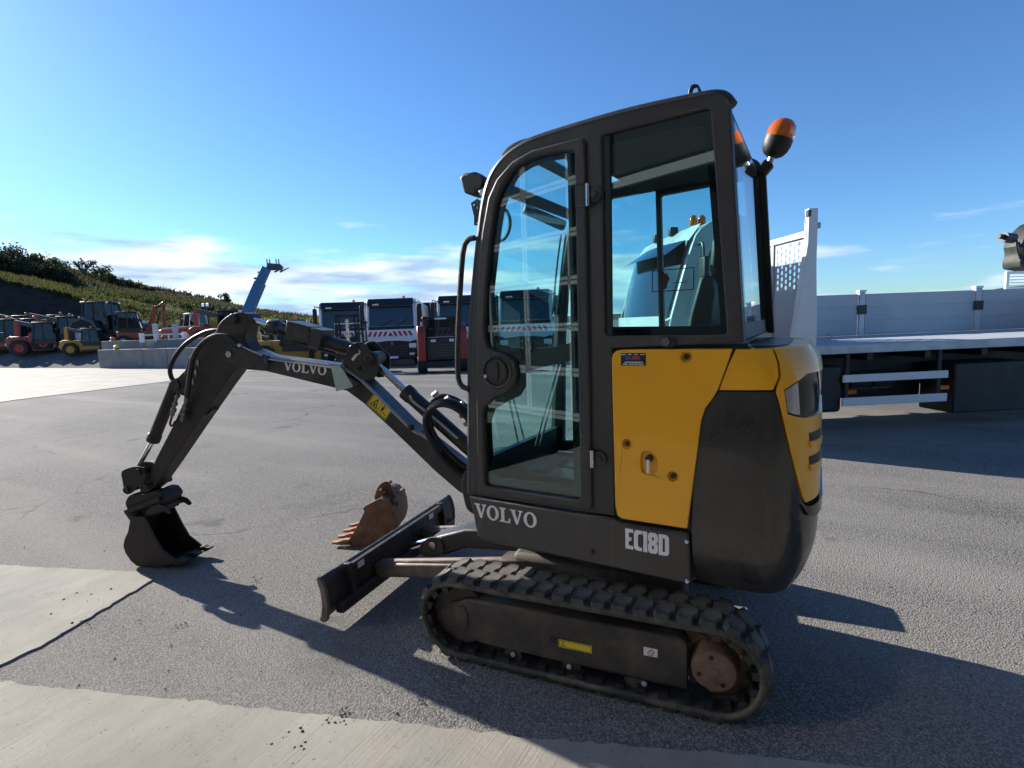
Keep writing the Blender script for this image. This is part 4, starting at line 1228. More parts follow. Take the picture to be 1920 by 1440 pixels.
def lug_mesh(mirror_):
    """tread block, local: x along belt, y across (0 at outer edge), z outward"""
    base = [(-.034, .0), (.020, .0), (.026, .045), (.044, .052), (.044, .098), (.006, .128), (-.026, .128), (-.030, .080), (-.046, .070), (-.046, .030)]
    sgn = -1 if mirror_ else 1
    base = [(x*sgn, y) for x, y in base]
    mb = MB(); cx_ = 0.0; cy_ = .062
    mb.prism(base, [], lambda a, b, t: ((a-cx_)*(1-.18*t/.024)+cx_, (b-cy_)*(1-.13*t/.024)+cy_, t), .024)
    bmesh.ops.recalc_face_normals(mb.bm, faces=mb.bm.faces)
    me = bpy.data.meshes.new('tread_lug'); mb.bm.to_mesh(me); mb.bm.free()
    me.materials.append(m_rub2)
    return me
lugA, lugB = lug_mesh(False), lug_mesh(True)
cl = MB().box((0, 0, -.012), (.034, .05, .03)); 
cleat_me = bpy.data.meshes.new('guide_cleat'); cl.bm.to_mesh(cleat_me); cl.bm.free(); cleat_me.materials.append(m_blk)
def make_track(side):
    """side -1: towards the camera"""
    lo = -LO if side < 0 else LO-TW
    tk_o = stad(TR, 18); tk_i = stad(TR-.026, 18)
    belt = MB().prism(tk_o, [tk_i], lambda a, b, t: UP(a, lo+t, b), TW).build('rubber_track', m_rub, ex, bevel=.008)
    def mount(me, name, t, r, y, flip):
        (p, nrm) = stad_at(t, r)
        nv = ud*nrm.x+Vector((0, 0, nrm.y))
        tv = ud*nrm.y-Vector((0, 0, nrm.x))
        yv = um if not flip else -um
        o = bpy.data.objects.new(name, me); col.objects.link(o); o.parent = belt
        m4 = Matrix((tv, yv, nv)).transposed().to_4x4(); m4.translation = UP(p.x, lo+y, p.y)
        o.matrix_basis = m4
        return o
    for i in range(NP):
        mount(lugA, 'tread_lug', i*PITCH, TR-.004, .004, False)
        mount(lugB, 'tread_lug', (i+.5)*PITCH, TR-.004, TW-.004, True)
        if (i+.25)*PITCH > S1-S0: mount(cleat_me, 'guide_cleat', (i+.25)*PITCH, TR-.026, .036, False)
    # frame between the wheels
    fo = -LO+FRO if side < 0 else LO-FRO-.17
    fr = [(S0+.0, TC+.075), (S0+.05, TC+.100), (S1-.13, TC+.105), (S1-.10, TC+.09), (S1-.10, TC-.116), (S0+.12, TC-.112), (S0+.02, TC-.075), (S0-.015, TC-.03), (S0-.015, TC+.04)]
    f = MB().prism(fr, [], lambda a, b, t: UP(a, fo+t, b), .17).build('track_frame', m_under, belt, bevel=.012, segs=3)
    yo = fo-.002 if side < 0 else fo+.172
    MB().prism(smooth2([(S0+.0, TC+.06), (S0+.055, TC+.06), (S0+.055, TC-.06), (S0+.02, TC-.06), (S0-.008, TC-.02)], 1), [], lambda a, b, t: UP(a, yo-.006 if side < 0 else yo, b) + um*t, .008).build('tension_cover', m_under, belt)
    # idler, rollers, sprocket, final drive
    idl = MB()
    for a_ in (.06, TW-.09): idl.cyl(UP(S0, lo+a_, TC), UP(S0, lo+a_+.035, TC), TR-.045, n=32)
    idl.cyl(UP(S0, lo+.05, TC), UP(S0, lo+TW-.04, TC), .07, n=24)
    idl.build('idler', m_under, belt)
    for q in (-.30, -.02, .25):
        MB().cyl(UP(q, lo+.04, .075), UP(q, lo+TW-.04, .075), .042, n=20).build('roller', m_under, belt)
    sp_ = []
    for i in range(11*4):
        a = 2*pi*i/44; r = (TR-.038) if i % 4 in (0, 1) else (TR-.072)
        sp_.append((S1+r*cos(a), TC+r*sin(a)))
    MB().prism(sp_, [], lambda a, b, t: UP(a, lo+TW/2-.015+t, b), .03).build('sprocket', m_hub, belt, bevel=.003)
    d_ = um if side < 0 else -um
    o_ = UP(S1, -LO if side < 0 else LO, TC)
    hb = MB().lathe([(0, .004), (.016, .004), (.018, .007), (.080, .010), (.0835, .015), (.0845, .020), (.088, .06), (.096, .085), (.118, .090), (.122, .10), (.122, .14)], o_+d_*.012, d_, 40).build('final_drive', m_hub, belt, smooth=30)
    for a in (100, 200, 305):
        c_ = o_+d_*.019+ud*.058*cos(rad(a))+Vector((0, 0, .058*sin(rad(a))))
        MB().lathe([(.009, -.001), (.010, .004)], c_, d_, 10).lathe([(0, .001), (.0085, .0)], c_, d_, 10).build('drive_plug', m_ink, belt)
    for a in (25, 60, 115, 150, 210, 250):
        c_ = o_+d_*.095+ud*.112*cos(rad(a))+Vector((0, 0, .112*sin(rad(a))))
        MB().cyl(c_, c_-d_*.012, .009, n=8).build('drive_bolt', m_hub, belt)
    return belt, fo
tl, fo = make_track(-1)
make_track(1)
def on_track(u, v, off):
    p = on_plane(u, v, UP(0, -LO+off, 0), um); q = p-UC
    return q.dot(ud), p.z
fy = fo-.0015
def track_fn(off): return lambda a, b, t: UP(a, off-t, b)
# yellow caution label, white label, access hole, bolts
A = on_track(1047.5, 1197, FRO); Bq = on_track(1110, 1224, FRO)
ang_ = -.0
yl_ = MB().prism([(A[0], Bq[1]-.003), (Bq[0], Bq[1]-.003), (Bq[0], A[1]-.002), (A[0], A[1]-.002)], [], track_fn(fy), .001).build('caution_label', m_sticky, tl)
bx_ = MB().prism([(A[0]+.003, Bq[1]), (Bq[0]-.003, Bq[1]), (Bq[0]-.003, A[1]-.005), (A[0]+.003, A[1]-.005)], [[(A[0]+.005, Bq[1]+.002), (Bq[0]-.005, Bq[1]+.002), (Bq[0]-.005, A[1]-.007), (A[0]+.005, A[1]-.007)]], track_fn(fy-.0012), .0006)
hh = A[1]-Bq[1]-.014; ta = (A[0]+.009, Bq[1]+.006)
bx_.prism([ta, (ta[0]+hh*1.1, ta[1]), (ta[0]+hh*.55, ta[1]+hh)], [[(ta[0]+hh*.18, ta[1]+.002), (ta[0]+hh*.92, ta[1]+.002), (ta[0]+hh*.55, ta[1]+hh*.78)]], track_fn(fy-.0012), .0006)
bx_.build('caution_print', m_ink, yl_, smooth=0)
A = on_track(1207, 1212, FRO); Bq = on_track(1233, 1233, FRO)
wl2 = MB().prism([(A[0], Bq[1]), (Bq[0], Bq[1]+.001), (Bq[0], A[1]), (A[0], A[1])], [], track_fn(fy), .001).build('white_label', m_stickw, tl)
cc_ = ((A[0]+Bq[0])/2, (A[1]+Bq[1])/2-.004)
MB().prism(circle2(cc_, .012, 20), [circle2(cc_, .0095, 20)], track_fn(fy-.0012), .0006).prism(circle2((cc_[0]+.006, cc_[1]+.008), .010, 20), [circle2((cc_[0]+.006, cc_[1]+.008), .008, 20)], track_fn(fy-.0012), .0006).build('label_print', m_ink, wl2, smooth=0)
for u, v, r, m_ in ((1037, 1199, .017, m_ink),):
    a = on_track(u, v, FRO); MB().cyl(UP(a[0], fy+.001, a[1]), UP(a[0], fy-.001, a[1]), r, n=20).build('access_hole', m_, tl)
for u, v in ((962, 1227), (1067, 1250), (1208, 1282)):
    a = on_track(u, v, FRO); MB().lathe([(0, -.006), (.008, -.006), (.011, -.002), (.011, .004)], UP(a[0], fy, a[1]), um, 14).build('frame_bolt', m_galv, tl)
# centre frame and slew ring
cf = MB().box(UP(0, 0, .30), (.86, .62, .20), Matrix((ud, um, Vector((0, 0, 1)))).transposed()).build('centre_frame', m_under, ex, bevel=.03)
for q in (-.32, .30):
    MB().cyl(UP(q, -.50, .27), UP(q, .50, .27), .055, n=20).build('cross_tube', m_under, ex)
MB().lathe([(0, .38), (.30, .38), (.31, .40), (.31, .45), (.26, .46), (.26, .535), (0, .535)], UC, (0, 0, 1), 40).build('slew_ring', m_under, ex)
for i, yy in enumerate((-.02, .05, .12)):
    MB().tube([UP(.22, -.20+yy, .56), UP(.30, -.26+yy, .47), UP(.26, -.28+yy, .40), UP(.14, -.22+yy, .38)], .011, 8, smooth=2).build('swivel_hose', m_hose, ex)
# ------------------------------------------------------------------ dozer blade
SB = -1.345
BZ = .055
def UPB(s_, l, z): return UP(s_, l, z*.82+BZ)
bprof = [(SB-.035, .005), (SB-.020, .005), (SB+.006, .05), (SB+.016, .13), (SB+.006, .225), (SB-.018, .285), (SB-.040, .290), (SB-.014, .225), (SB-.004, .13), (SB-.014, .06)]
bl = MB().prism(smooth2(bprof, 1), [], lambda a, b, t: UPB(a, -.69+t, b), 1.38).build('dozer_blade', m_blade, ex, bevel=.002)
MB().bar(UPB(SB+.030, -.62, .060), UPB(SB+.030, .62, .060), .05, .065).build('blade_stiffener', m_blade, bl, bevel=.006)
MB().bar(UPB(SB+.018, -.50, .262), UPB(SB+.018, .50, .262), .028, .045).build('blade_top_rail', m_blade, bl, bevel=.005)
for l in (-.69, .69-.014):
    MB().prism(smooth2([(SB-.045, 0), (SB+.012, 0), (SB+.020, .09), (SB+.022, .15), (SB+.012, .23), (SB-.012, .293), (SB-.044, .295), (SB-.022, .22), (SB-.014, .13), (SB-.024, .05)], 1), [], lambda a, b, t: UPB(a, l-.004+t, b), .020).build('blade_end', m_bladearm if l < 0 else m_blade, bl, bevel=.003)
for l in (-.52, .48):
    MB().prism([(SB+.01, .02), (SB+.05, .03), (SB+.05, .20), (SB+.03, .30), (SB-.01, .30), (SB+.01, .2)], [], lambda a, b, t: UPB(a, l+t, b), .03).build('extension_lug', m_blade, bl, bevel=.004)
for l in (-.455, .30):
    MB().prism([(0, 0), (.055, .0), (.055, .055), (0, .055)], [], lambda a, b, t: UPB(SB+.0345+t*0, l+a, .235-.0+b*.8)+ud*(-.0+t), .0015).build('blade_label', m_stickw, bl)
for l in (-.26, .26):
    MB().bar(UPB(SB+.02, l, .125), UP(-.38, l*.95, .285), .075, .085).build('blade_arm', m_bladearm, bl, bevel=.014, segs=3)
    MB().cyl(UPB(SB+.06, l-.0, .175), UP(-.40, l*.95, .335), .022, n=16).build('arm_tube', m_bladearm, bl)
    MB().bar(UP(-.50, l, .33), UP(-.34, l, .35), .11, .05).build('arm_knuckle', m_under, bl, bevel=.01)
cyd = MB().cyl(UPB(SB+.04, 0, .15), UP(SB+.32, 0, .28), .022, n=18).build('blade_ram_rod', m_chrome, bl)
MB().prism([(SB+.20, .22), (SB+.28, .30), (SB+.52, .385), (-.42, .42), (-.42, .30), (SB+.52, .27), (SB+.36, .20)], [], lambda a, b, t: UP(a, -.075+t, b), .15).build('blade_ram_cover', m_cab, bl, bevel=.012)
MB().cyl(UP(SB+.30, -.095, .265), UP(SB+.30, .095, .265), .022, n=16).build('blade_ram_pin', m_steel, bl)
MB().prism(smooth2([(SB+.18, .20), (SB+.24, .30), (SB+.36, .32), (SB+.38, .22), (SB+.28, .17)], 2), [], lambda a, b, t: UP(a, -.085+t, b), .02).build('blade_ram_ear', m_under, bl)
MB().tube([UP(-.62, -.10, .42), UP(-.5, -.2, .40), UP(-.36, -.24, .42)], .013, 8, smooth=2).build('blade_hose', m_hose, bl)

# ------------------------------------------------------------------ boom, arm and bucket, in their own vertical plane
PB = Vector((-1.60, YS+WB*.5, 0))
def bplane(ang):
    a = rad(ang); return Vector((-cos(a), -sin(a), 0)), Vector((-sin(a), cos(a), 0))     # outward, away from the camera
BW = .24
lo_, hi_ = 12.0, 32.0
for _ in range(40):
    mid_ = (lo_+hi_)/2; d_, n_ = bplane(mid_)
    if on_plane(266, 1063, PB-n_*BW/2, n_).z < 0.004: lo_ = mid_
    else: hi_ = mid_
BANG = (lo_+hi_)/2
bd, bn = bplane(BANG)
def BQ(u, v, off=0.0):
    p = on_plane(u, v, PB+bn*off, bn); return ((p-PB).dot(bd), p.z)
def BQL(l, off=0.0): return [BQ(u, v, off) for u, v in l]
def BPt(q, z, off): return PB+bd*q+bn*off+Vector((0, 0, z))
def bfn(off): return lambda a, b, t: BPt(a, b, off+t)
HB = .066
boom_px = [(420, 657), (428, 652), (443, 651), (458, 653), (480, 660), (503, 668), (560, 675), (631, 684.5), (655, 692), (681, 712), (725, 755), (766, 796), (812, 831), (860, 868), (890, 892), (890, 938), (860, 922), (816, 884), (728, 799), (681, 756), (650, 733), (622, 726), (560, 711), (500, 696.5), (480, 690), (447, 688), (428, 678), (420, 668)]
boom_poly = BQL(boom_px, -HB)
boom = MB().prism(boom_poly, [], bfn(-HB), 2*HB).build('boom', m_boom, ex, bevel=.006, segs=2)
# foot: thick lower end, swing post and king post
ft = BQ(885, 912, 0)
MB().cyl(BPt(ft[0]-.07, ft[1]-.05, -.13), BPt(ft[0]-.07, ft[1]-.05, .13), .075, n=24).build('boom_foot', m_boom, boom)
MB().prism(smooth2([(.16, .50), (.20, .72), (.10, .80), (-.06, .80), (-.14, .70), (-.16, .48)], 1), [], bfn(-.12), .24).build('swing_post', m_boom, ex, bevel=.02, segs=3)
MB().cyl((PB.x+.06, PB.y, .42), (PB.x+.06, PB.y, .86), .075, n=24).build('king_pin', m_under, ex)
MB().bx(PB.x-.02, PB.x+.40, PB.y-.18, PB.y+.18, .46, .54).build('post_bracket', m_under, ex, bevel=.02)
MB().bx(PB.x-.02, PB.x+.40, PB.y-.16, PB.y+.16, .74, .82).build('post_bracket', m_under, ex, bevel=.02)
# boom elbow plates carrying both rams
lug_px = [(640, 684), (645, 670), (655, 650), (663, 643), (675, 641), (684, 646), (690, 656), (704, 665), (709, 676), (707, 698), (700, 712), (681, 714), (658, 696)]
LW = .085
for o_ in (-LW, LW-.014):
    lp_ = BQL(lug_px, -LW)
    MB().prism(smooth2(lp_, 1), [circle2(BQ(675, 690, -LW), .018, 18)], bfn(o_), .014).build('elbow_plate', m_boom, boom, bevel=.003)
pin1 = BQ(662, 652, 0); pin2 = BQ(693, 673, -LW)
for pp in (BQ(663, 654, -LW), pin2):
    MB().cyl(BPt(pp[0], pp[1], -LW-.012), BPt(pp[0], pp[1], LW+.012), .024, n=20).build('elbow_pin', m_steel if 0 else m_boom, boom)
    MB().lathe([(.012, -.002), (.022, -.002), (.026, .003), (.032, .004), (.033, .012)], BPt(pp[0], pp[1], -LW-.014), bn, 24).build('pin_boss', m_boom, boom)
tag_ = BQ(667, 666, -LW)
MB().prism([(tag_[0]-.030, tag_[1]-.038), (tag_[0]-.006, tag_[1]-.046), (tag_[0]+.030, tag_[1]+.016), (tag_[0]+.030, tag_[1]+.034), (tag_[0]+.008, tag_[1]+.038)], [], bfn(-LW-.0015), .001).build('elbow_sticker', m_stickw, boom) if 0 else None
sx_, sz_ = BQ(668, 664, -LW)
st_ = MB().prism(circle2((sx_+(-.012), sz_+.012), .016, 18), [circle2((sx_-.012, sz_+.012), .008, 14)], bfn(-LW-.0016), .001)
st_.prism([(sx_+.000, sz_+.006), (sx_-.010, sz_-.004), (sx_+.022, sz_-.040), (sx_+.034, sz_-.028)], [], bfn(-LW-.0016), .001)
st_.build('elbow_sticker', m_stickw, boom, smooth=0)
# VOLVO on the boom
va = BQ(532, 694.5, -HB); vb_ = BQ(612, 703.8, -HB); vt = BQ(531, 677.0, -HB)
bvec = Vector((vb_[0]-va[0], vb_[1]-va[1])); bl_ = bvec.length; bvec.normalize(); bup = Vector((-bvec.y, bvec.x))
if bup.y < 0: bup = -bup
bh = (Vector(vt)-Vector(va)).dot(bup)
def bfn_txt(a, b, t):
    q = Vector(va)+bvec*a*(bl_/tot)+bup*b*bh
    return BPt(q.x, q.y, -HB-.0012-t)
wd, _ = word('VOLVO', bfn_txt, .06, kern={3: -.06, 1: -.04})
wd.build('boom_lettering', m_decal, boom, smooth=0)
# caution sticker on the boom
cs4 = BQL([(687, 757.5), (703, 736), (736.5, 768), (722, 788)], -HB)
cs_ = MB().prism(cs4, [], bfn(-HB-.0016), .001).build('boom_caution_sticker', m_sticky, boom)
o4 = Vector(cs4[0]); e1_ = Vector(cs4[3])-o4; e2_ = Vector(cs4[1])-o4
def csf(a, b, t): q = o4+e1_*a+e2_*b; return BPt(q.x, q.y, -HB-.0018-t)
pr_ = MB().prism([(.02, .04), (.98, .04), (.98, .96), (.02, .96)], [[(.045, .09), (.955, .09), (.955, .91), (.045, .91)]], csf, .0006)
pr_.prism([(.10, .18), (.46, .18), (.28, .84)], [[(.16, .24), (.40, .24), (.28, .68)]], csf, .0006)
pr_.prism([(.25, .28), (.31, .28), (.33, .45), (.23, .45)], [], csf, .0006)
pr_.prism([(.495, .09), (.51, .09), (.51, .91), (.495, .91)], [], csf, .0006)
pr_.prism([(.60, .40), (.70, .40), (.69, .66), (.61, .66)], [], csf, .0006).prism(circle2((.65, .74), .035, 12, .06), [], csf, .0006).prism(circle2((.78, .30), .03, 10, .05), [], csf, .0006).prism(circle2((.86, .26), .03, 10, .05), [], csf, .0006).prism([(.62, .24), (.645, .24), (.645, .42), (.62, .42)], [], csf, .0006).prism([(.66, .24), (.685, .24), (.685, .42), (.66, .42)], [], csf, .0006)
pr_.build('caution_print', m_ink, cs_, smooth=0)
# small sticker near the foot, work lamp plate
fs = BQL([(866, 876), (874, 870), (881, 876), (873, 883)], -HB)
MB().prism(fs, [], bfn(-HB-.0016), .001).build('boom_sticker', m_stickw, boom)
pl_px = [(622, 690), (626, 687.5), (637, 686), (643, 692), (662, 722), (661, 726), (631, 733.5)]
pl_ = MB().prism(BQL(pl_px, -HB-.05), [], bfn(-HB-.055), .006).build('lamp_guard', m_zinc, boom, bevel=.002)
MB().prism(BQL([(622, 690), (639, 686), (642, 682), (626, 686)], -HB-.05), [], bfn(-HB-.056), .056).build('guard_flange', m_zinc, pl_)
MB().prism(BQL([(640, 693), (680, 718), (664, 727), (656, 727)], -HB-.01), [], bfn(-HB-.05), .05).build('guard_stay', m_boom, pl_)
# hydraulic pipes along the boom flank
for du, dv, oo in ((0, 0, .012), (0, 4, .026)):
    MB().tube([BPt(*BQ(u+du, v+dv, -HB-oo), -HB-oo) for u, v in ((503, 669), (560, 677), (636, 687), (650, 692), (668, 702), (690, 722), (740, 772), (768, 799), (775, 806), (795, 814), (812, 830))], .0055, 8, smooth=1).build('boom_pipe', m_galv, boom)
e_ = BQ(818, 838, -HB-.015)
for k_ in range(3):
    u_, v_ = 812+5*k_, 831+5*k_
    p_ = BPt(*BQ(u_, v_, -HB-.014), -HB-.014); p2_ = BPt(*BQ(u_+4, v_+4, -HB-.014), -HB-.014)
    MB().cyl(p_, p2_, .011 if k_ % 2 else .014, n=8).build('pipe_fitting', m_coup, boom)
for u, v in ((503, 672), (770, 800)):
    p_ = BQ(u, v, -HB-.01); MB().box(BPt(p_[0], p_[1]-.005, -HB-.018), (.035, .03, .04)).build('pipe_clamp', m_blk, boom, bevel=.004)
# boom ram (behind the boom top, running down to the swing post)
r0 = BPt(*BQ(706, 682, 0), 0); r1 = BPt(*BQ(760, 733, 0), 0); r2 = BPt(*BQ(905, 862, 0), 0)
MB().cyl(r0, r1+(r2-r1)*.1, .021, n=20).build('boom_ram_rod', m_chrome, boom)
MB().cyl(r1, r2, .045, n=24).build('boom_ram_barrel', m_boom, boom)
MB().lathe([(.022, -.006), (.047, -.004), (.05, .004), (.05, .05), (.046, .056)], r1, (r2-r1).normalized(), 24).build('ram_gland', m_boom, boom)
MB().cyl(BPt(*pin2, -.05), BPt(*pin2, .05), .04, n=20).build('ram_eye', m_boom, boom)
MB().tube([BPt(*BQ(u, v, -.065), -.065) for u, v in ((768, 741), (772, 752), (800, 772), (840, 806), (858, 822))], .007, 8, smooth=1).build('ram_pipe', m_galv, boom)
for oo, ll in ((-.10, [(890, 800), (862, 768), (832, 756), (806, 764), (796, 785), (800, 812), (820, 850), (850, 882), (890, 905)]),
               (-.075, [(892, 792), (866, 760), (838, 750), (812, 757), (803, 776), (808, 806), (830, 840), (865, 872), (900, 892)]),
               (.05, [(890, 778), (862, 752), (835, 742), (818, 745), (806, 758), (800, 782), (812, 822), (850, 866), (900, 900)])):
    MB().tube([BPt(*BQ(u, v, oo), oo) for u, v in ll], .017, 10, smooth=2).build('boom_hose', m_hose, boom)
for (u, v) in ((820, 735), (842, 745), (868, 755), (872, 775), (880, 790), (853, 752)):
    p_ = BPt(*BQ(u, v, -.02), -.02)
    MB().cyl(p_, p_+bd*.03+Vector((0, 0, -.022)), .014, n=6).build('hose_fitting', m_coup, boom)
# arm ram on top of the boom: rod, barrel, guard boxes
a0 = BPt(*BQ(463, 597, 0), 0); a1_ = BPt(*BQ(508, 611, 0), 0); a2_ = BPt(*BQ(664, 656, 0), 0)
MB().cyl(a0, a1_+(a2_-a1_)*.1, .021, n=20).build('arm_ram_rod', m_chrome, boom)
MB().cyl(a1_, a2_, .043, n=24).build('arm_ram_barrel', m_boom, boom)
MB().lathe([(.022, -.008), (.045, -.006), (.05, .004), (.05, .05), (.044, .056)], a1_, (a2_-a1_).normalized(), 24).build('ram_gland', m_boom, boom)
for px_ in ([(536, 601), (580, 613), (577, 645), (531, 636)], [(580.5, 614), (603, 620), (596, 656), (577, 649)]):
    MB().prism(BQL(px_, -.08), [], bfn(-.075), .15).build('ram_guard', m_boom, boom, bevel=.006)
MB().tube([BPt(*BQ(u, v, -.05), -.05) for u, v in ((520, 622), (545, 640), (600, 655), (650, 672))], .010, 8, smooth=2).build('guard_hose', m_hose, boom)
# ------------------------------------------------------------------ dipper arm
HA = .058
arm_px = [(405, 621), (408, 610), (416, 600), (428, 591), (439, 586.5), (455, 585.5), (463, 590), (466, 600), (461, 616), (458, 632), (462, 645), (470, 655), (466, 672), (447, 686), (420, 722), (366, 800), (318, 871), (296, 902), (290, 912), (276, 924), (264, 925), (260, 912), (268, 898), (284, 880), (292, 860), (322, 802), (345, 752), (352, 720), (345, 700), (352, 672), (372, 648), (390, 632)]
arm = MB().prism(BQL(arm_px, -HA), [], bfn(-HA), 2*HA).build('dipper_arm', m_boomworn, ex, bevel=.006)
for u, v, r in ((439, 597, .030), (433, 664, .032)):
    pp = BQ(u, v, -HA)
    MB().cyl(BPt(*pp, -HA-.022), BPt(*pp, HA+.022), r*.62, n=20).build('arm_pin', m_steel if v > 650 else m_boom, arm)
    MB().lathe([(r*.55, -.004), (r*.9, -.004), (r, .0), (r, .012)], BPt(*pp, -HA-.014), bn, 24).build('arm_boss', m_boom, arm)
# boom tip cheeks clasping the arm
for o_ in (-HA-.014, HA+.002):
    MB().prism(smooth2(BQL([(419, 664), (424, 654), (440, 651), (470, 657), (505, 668), (505, 694), (482, 690), (448, 686), (428, 678)], -HA-.01), 1), [], bfn(o_), .012).build('boom_tip_cheek', m_boom, boom, bevel=.003)
# weld ribs on the arm flank
for u, v in ((371, 680), (367, 698), (362, 716)):
    pp = BQ(u, v, -HA); MB().box(BPt(pp[0], pp[1], -HA-.001), (.02, .004, .035)).build('arm_mark', m_coup, arm)
# bucket ram
b0 = BPt(*BQ(329, 722, -.0), 0); b1 = BPt(*BQ(287, 826, 0), 0); b2 = BPt(*BQ(261, 872, 0), 0)
MB().cyl(b0, b1, .038, n=22).build('bucket_ram_barrel', m_boomworn, arm)
MB().lathe([(.039, -.05), (.043, -.045), (.043, 0), (.02, .006)], b1, (b1-b0).normalized(), 22).build('ram_gland', m_boomworn, arm)
MB().cyl(b1, b2, .017, n=16).build('bucket_ram_rod', m_chrome, arm)
pp = BQ(330, 722, -.05)
MB().cyl(BPt(*pp, -.06), BPt(*pp, .06), .034, n=20).build('ram_eye', m_boomworn, arm)
MB().prism(BQL([(318, 726), (322, 712), (334, 708), (352, 690), (362, 712), (345, 742), (330, 738)], -.05), [], bfn(-.05), .016).build('ram_bracket', m_boomworn, arm)
MB().prism(BQL([(318, 726), (322, 712), (334, 708), (352, 690), (362, 712), (345, 742), (330, 738)], -.05), [], bfn(.034), .016).build('ram_bracket', m_boomworn, arm)
# hoses round the arm head
MB().tube([BPt(*BQ(u, v, -.10), -.10) for u, v in ((447, 646), (432, 632), (412, 628), (392, 633), (374, 648), (362, 668), (357, 694), (354, 720), (350, 745))], .015, 10, smooth=2).build('arm_hose', m_hose, arm)
MB().tube([BPt(*BQ(u, v, .07), .07) for u, v in ((420, 620), (400, 619), (380, 624), (350, 642), (330, 665), (318, 690), (320, 706), (330, 722), (334, 745))], .015, 10, smooth=2).build('arm_hose', m_hose, arm)
MB().cyl(BPt(*BQ(444, 644, -.10), -.10), BPt(*BQ(453, 649, -.10), -.10), .012, n=8).build('hose_ferrule', m_steel, arm)
MB().tube([BPt(*BQ(u, v, -HA-.02), -HA-.02) for u, v in ((453, 649), (470, 657), (492, 666))], .006, 8).build('boom_tip_pipe', m_galv, boom)
for u0, v0, u1, v1 in ((333, 740, 322, 782), (350, 745, 340, 790)):
    p_, q_ = BPt(*BQ(u0, v0, -.085), -.085), BPt(*BQ(u1, v1, -.085), -.085)
    vv = MB().cyl(p_, q_, .009, n=10)
    for t_, rr_ in ((.05, .013), (.35, .016), (.62, .018), (.8, .014)): vv.cyl(p_.lerp(q_, t_), p_.lerp(q_, t_+.12), rr_, n=8)
    vv.build('quick_coupling', m_coup, arm)
MB().tube([BPt(*BQ(u, v, -.085), -.085) for u, v in ((322, 782), (318, 795), (322, 800), (329, 790))], .007, 8, smooth=2).build('coupling_loop', m_hose, arm)
MB().prism(BQL([(397, 765), (400, 769), (391, 778), (380, 783)], -.02), [], bfn(-.03), .06).build('arm_stop', m_boomworn, arm)
# bucket linkage and coupler
for o_ in (-.085, .071):
    MB().prism(smooth2(BQL([(227, 884), (238, 878), (254, 874), (268, 876), (276, 890), (272, 906), (258, 912), (248, 925), (235, 928), (231, 905)], -.08), 1), [], bfn(o_), .014).build('tipping_link', m_bucket, arm, bevel=.003)
for u, v in ((262, 884), (240, 918), (276, 912)):
    MB().cyl(BPt(*BQ(u, v, -.08), -.10), BPt(*BQ(u, v, -.08), .10), .022, n=18).build('link_pin', m_bucket, arm)
MB().prism(smooth2(BQL([(262, 868), (280, 866), (300, 872), (296, 892), (280, 898), (262, 890)], -.02), 1), [], bfn(-.03), .06).build('link_bush', m_bucket, arm)
cp = MB().prism(smooth2(BQL([(229, 938), (240, 927), (262, 930), (290, 920), (304, 935), (302, 942), (296, 952), (296, 962), (270, 972), (240, 968), (228, 952)], -.10), 1), [], bfn(-.075), .15).build('quick_coupler', m_bucket, arm, bevel=.006)
MB().bar(BPt(*BQ(232, 962, -.10), -.085), BPt(*BQ(296, 936, -.10), -.085), .02, .03).build('coupler_bar', m_bucket, arm)
# ------------------------------------------------------------------ digging bucket
def make_bucket(name, near_poly, fn, w, mat, mat_t, back_ids, parent, teeth=4, lip=None, tooth_len=.09):
    tw_ = .042
    """near_poly in plane coords; fn(a,b,t): t across the bucket from the near plate"""
    b = parent
    for t0 in (0.0, w-.014):
        MB().prism(near_poly, [], lambda a, c_, t: fn(a, c_, t0+t), .014).build('side_plate', mat, b, bevel=.002)
    path = [near_poly[i] for i in back_ids]
    n = len(path)
    out = []; inn = []
    for i, p in enumerate(path):
        a_ = Vector(path[max(0, i-1)]); c_ = Vector(path[min(n-1, i+1)]); d_ = (c_-a_).normalized()
        nn = Vector((-d_.y, d_.x))
        cen = Vector((sum(q[0] for q in near_poly)/len(near_poly), sum(q[1] for q in near_poly)/len(near_poly)))
        if (cen-Vector(p)).dot(nn) < 0: nn = -nn
        out.append((p[0], p[1])); inn.append((p[0]+nn.x*.012, p[1]+nn.y*.012))
    MB().prism(out+inn[::-1], [], lambda a, c_, t: fn(a, c_, .0145+t), w-.029).build('bucket_shell', mat, b, smooth=50)
    a_, c_ = Vector(path[-2]), Vector(path[-1]); d_ = Vector(lip).normalized() if lip else (c_-a_).normalized(); nn = Vector((-d_.y, d_.x))
    if nn.y < 0: nn = -nn
    ed = [c_-d_*.03+nn*.014, c_+d_*.035, c_-d_*.03-nn*.010]
    MB().prism([(p.x, p.y) for p in ed], [], lambda a, q_, t: fn(a, q_, -.006+t), w+.012).build('cutting_edge', mat, b)
    for k in range(teeth):
        t0 = (w-tw_)*k/(teeth-1)
        tp = [c_-d_*.03+nn*.026, c_+d_*.02+nn*.028, c_+d_*tooth_len*.6+nn*.012, c_+d_*tooth_len+nn*.010, c_+d_*tooth_len-nn*.002, c_+d_*.03-nn*.014, c_-d_*.03-nn*.014]
        MB().prism([(p.x, p.y) for p in tp], [], lambda a, q_, t: fn(a, q_, t0+t), tw_).build('tooth', mat_t, b, bevel=.004)
bk = BQL([(244, 968), (243, 980), (240, 996), (233, 1012), (231, 1024), (235, 1037), (245, 1052), (257, 1061.5), (268, 1063.5), (300, 1062), (334, 1056), (322, 1046), (302, 1030), (288, 1006), (276, 982), (270, 970)], -BW/2)
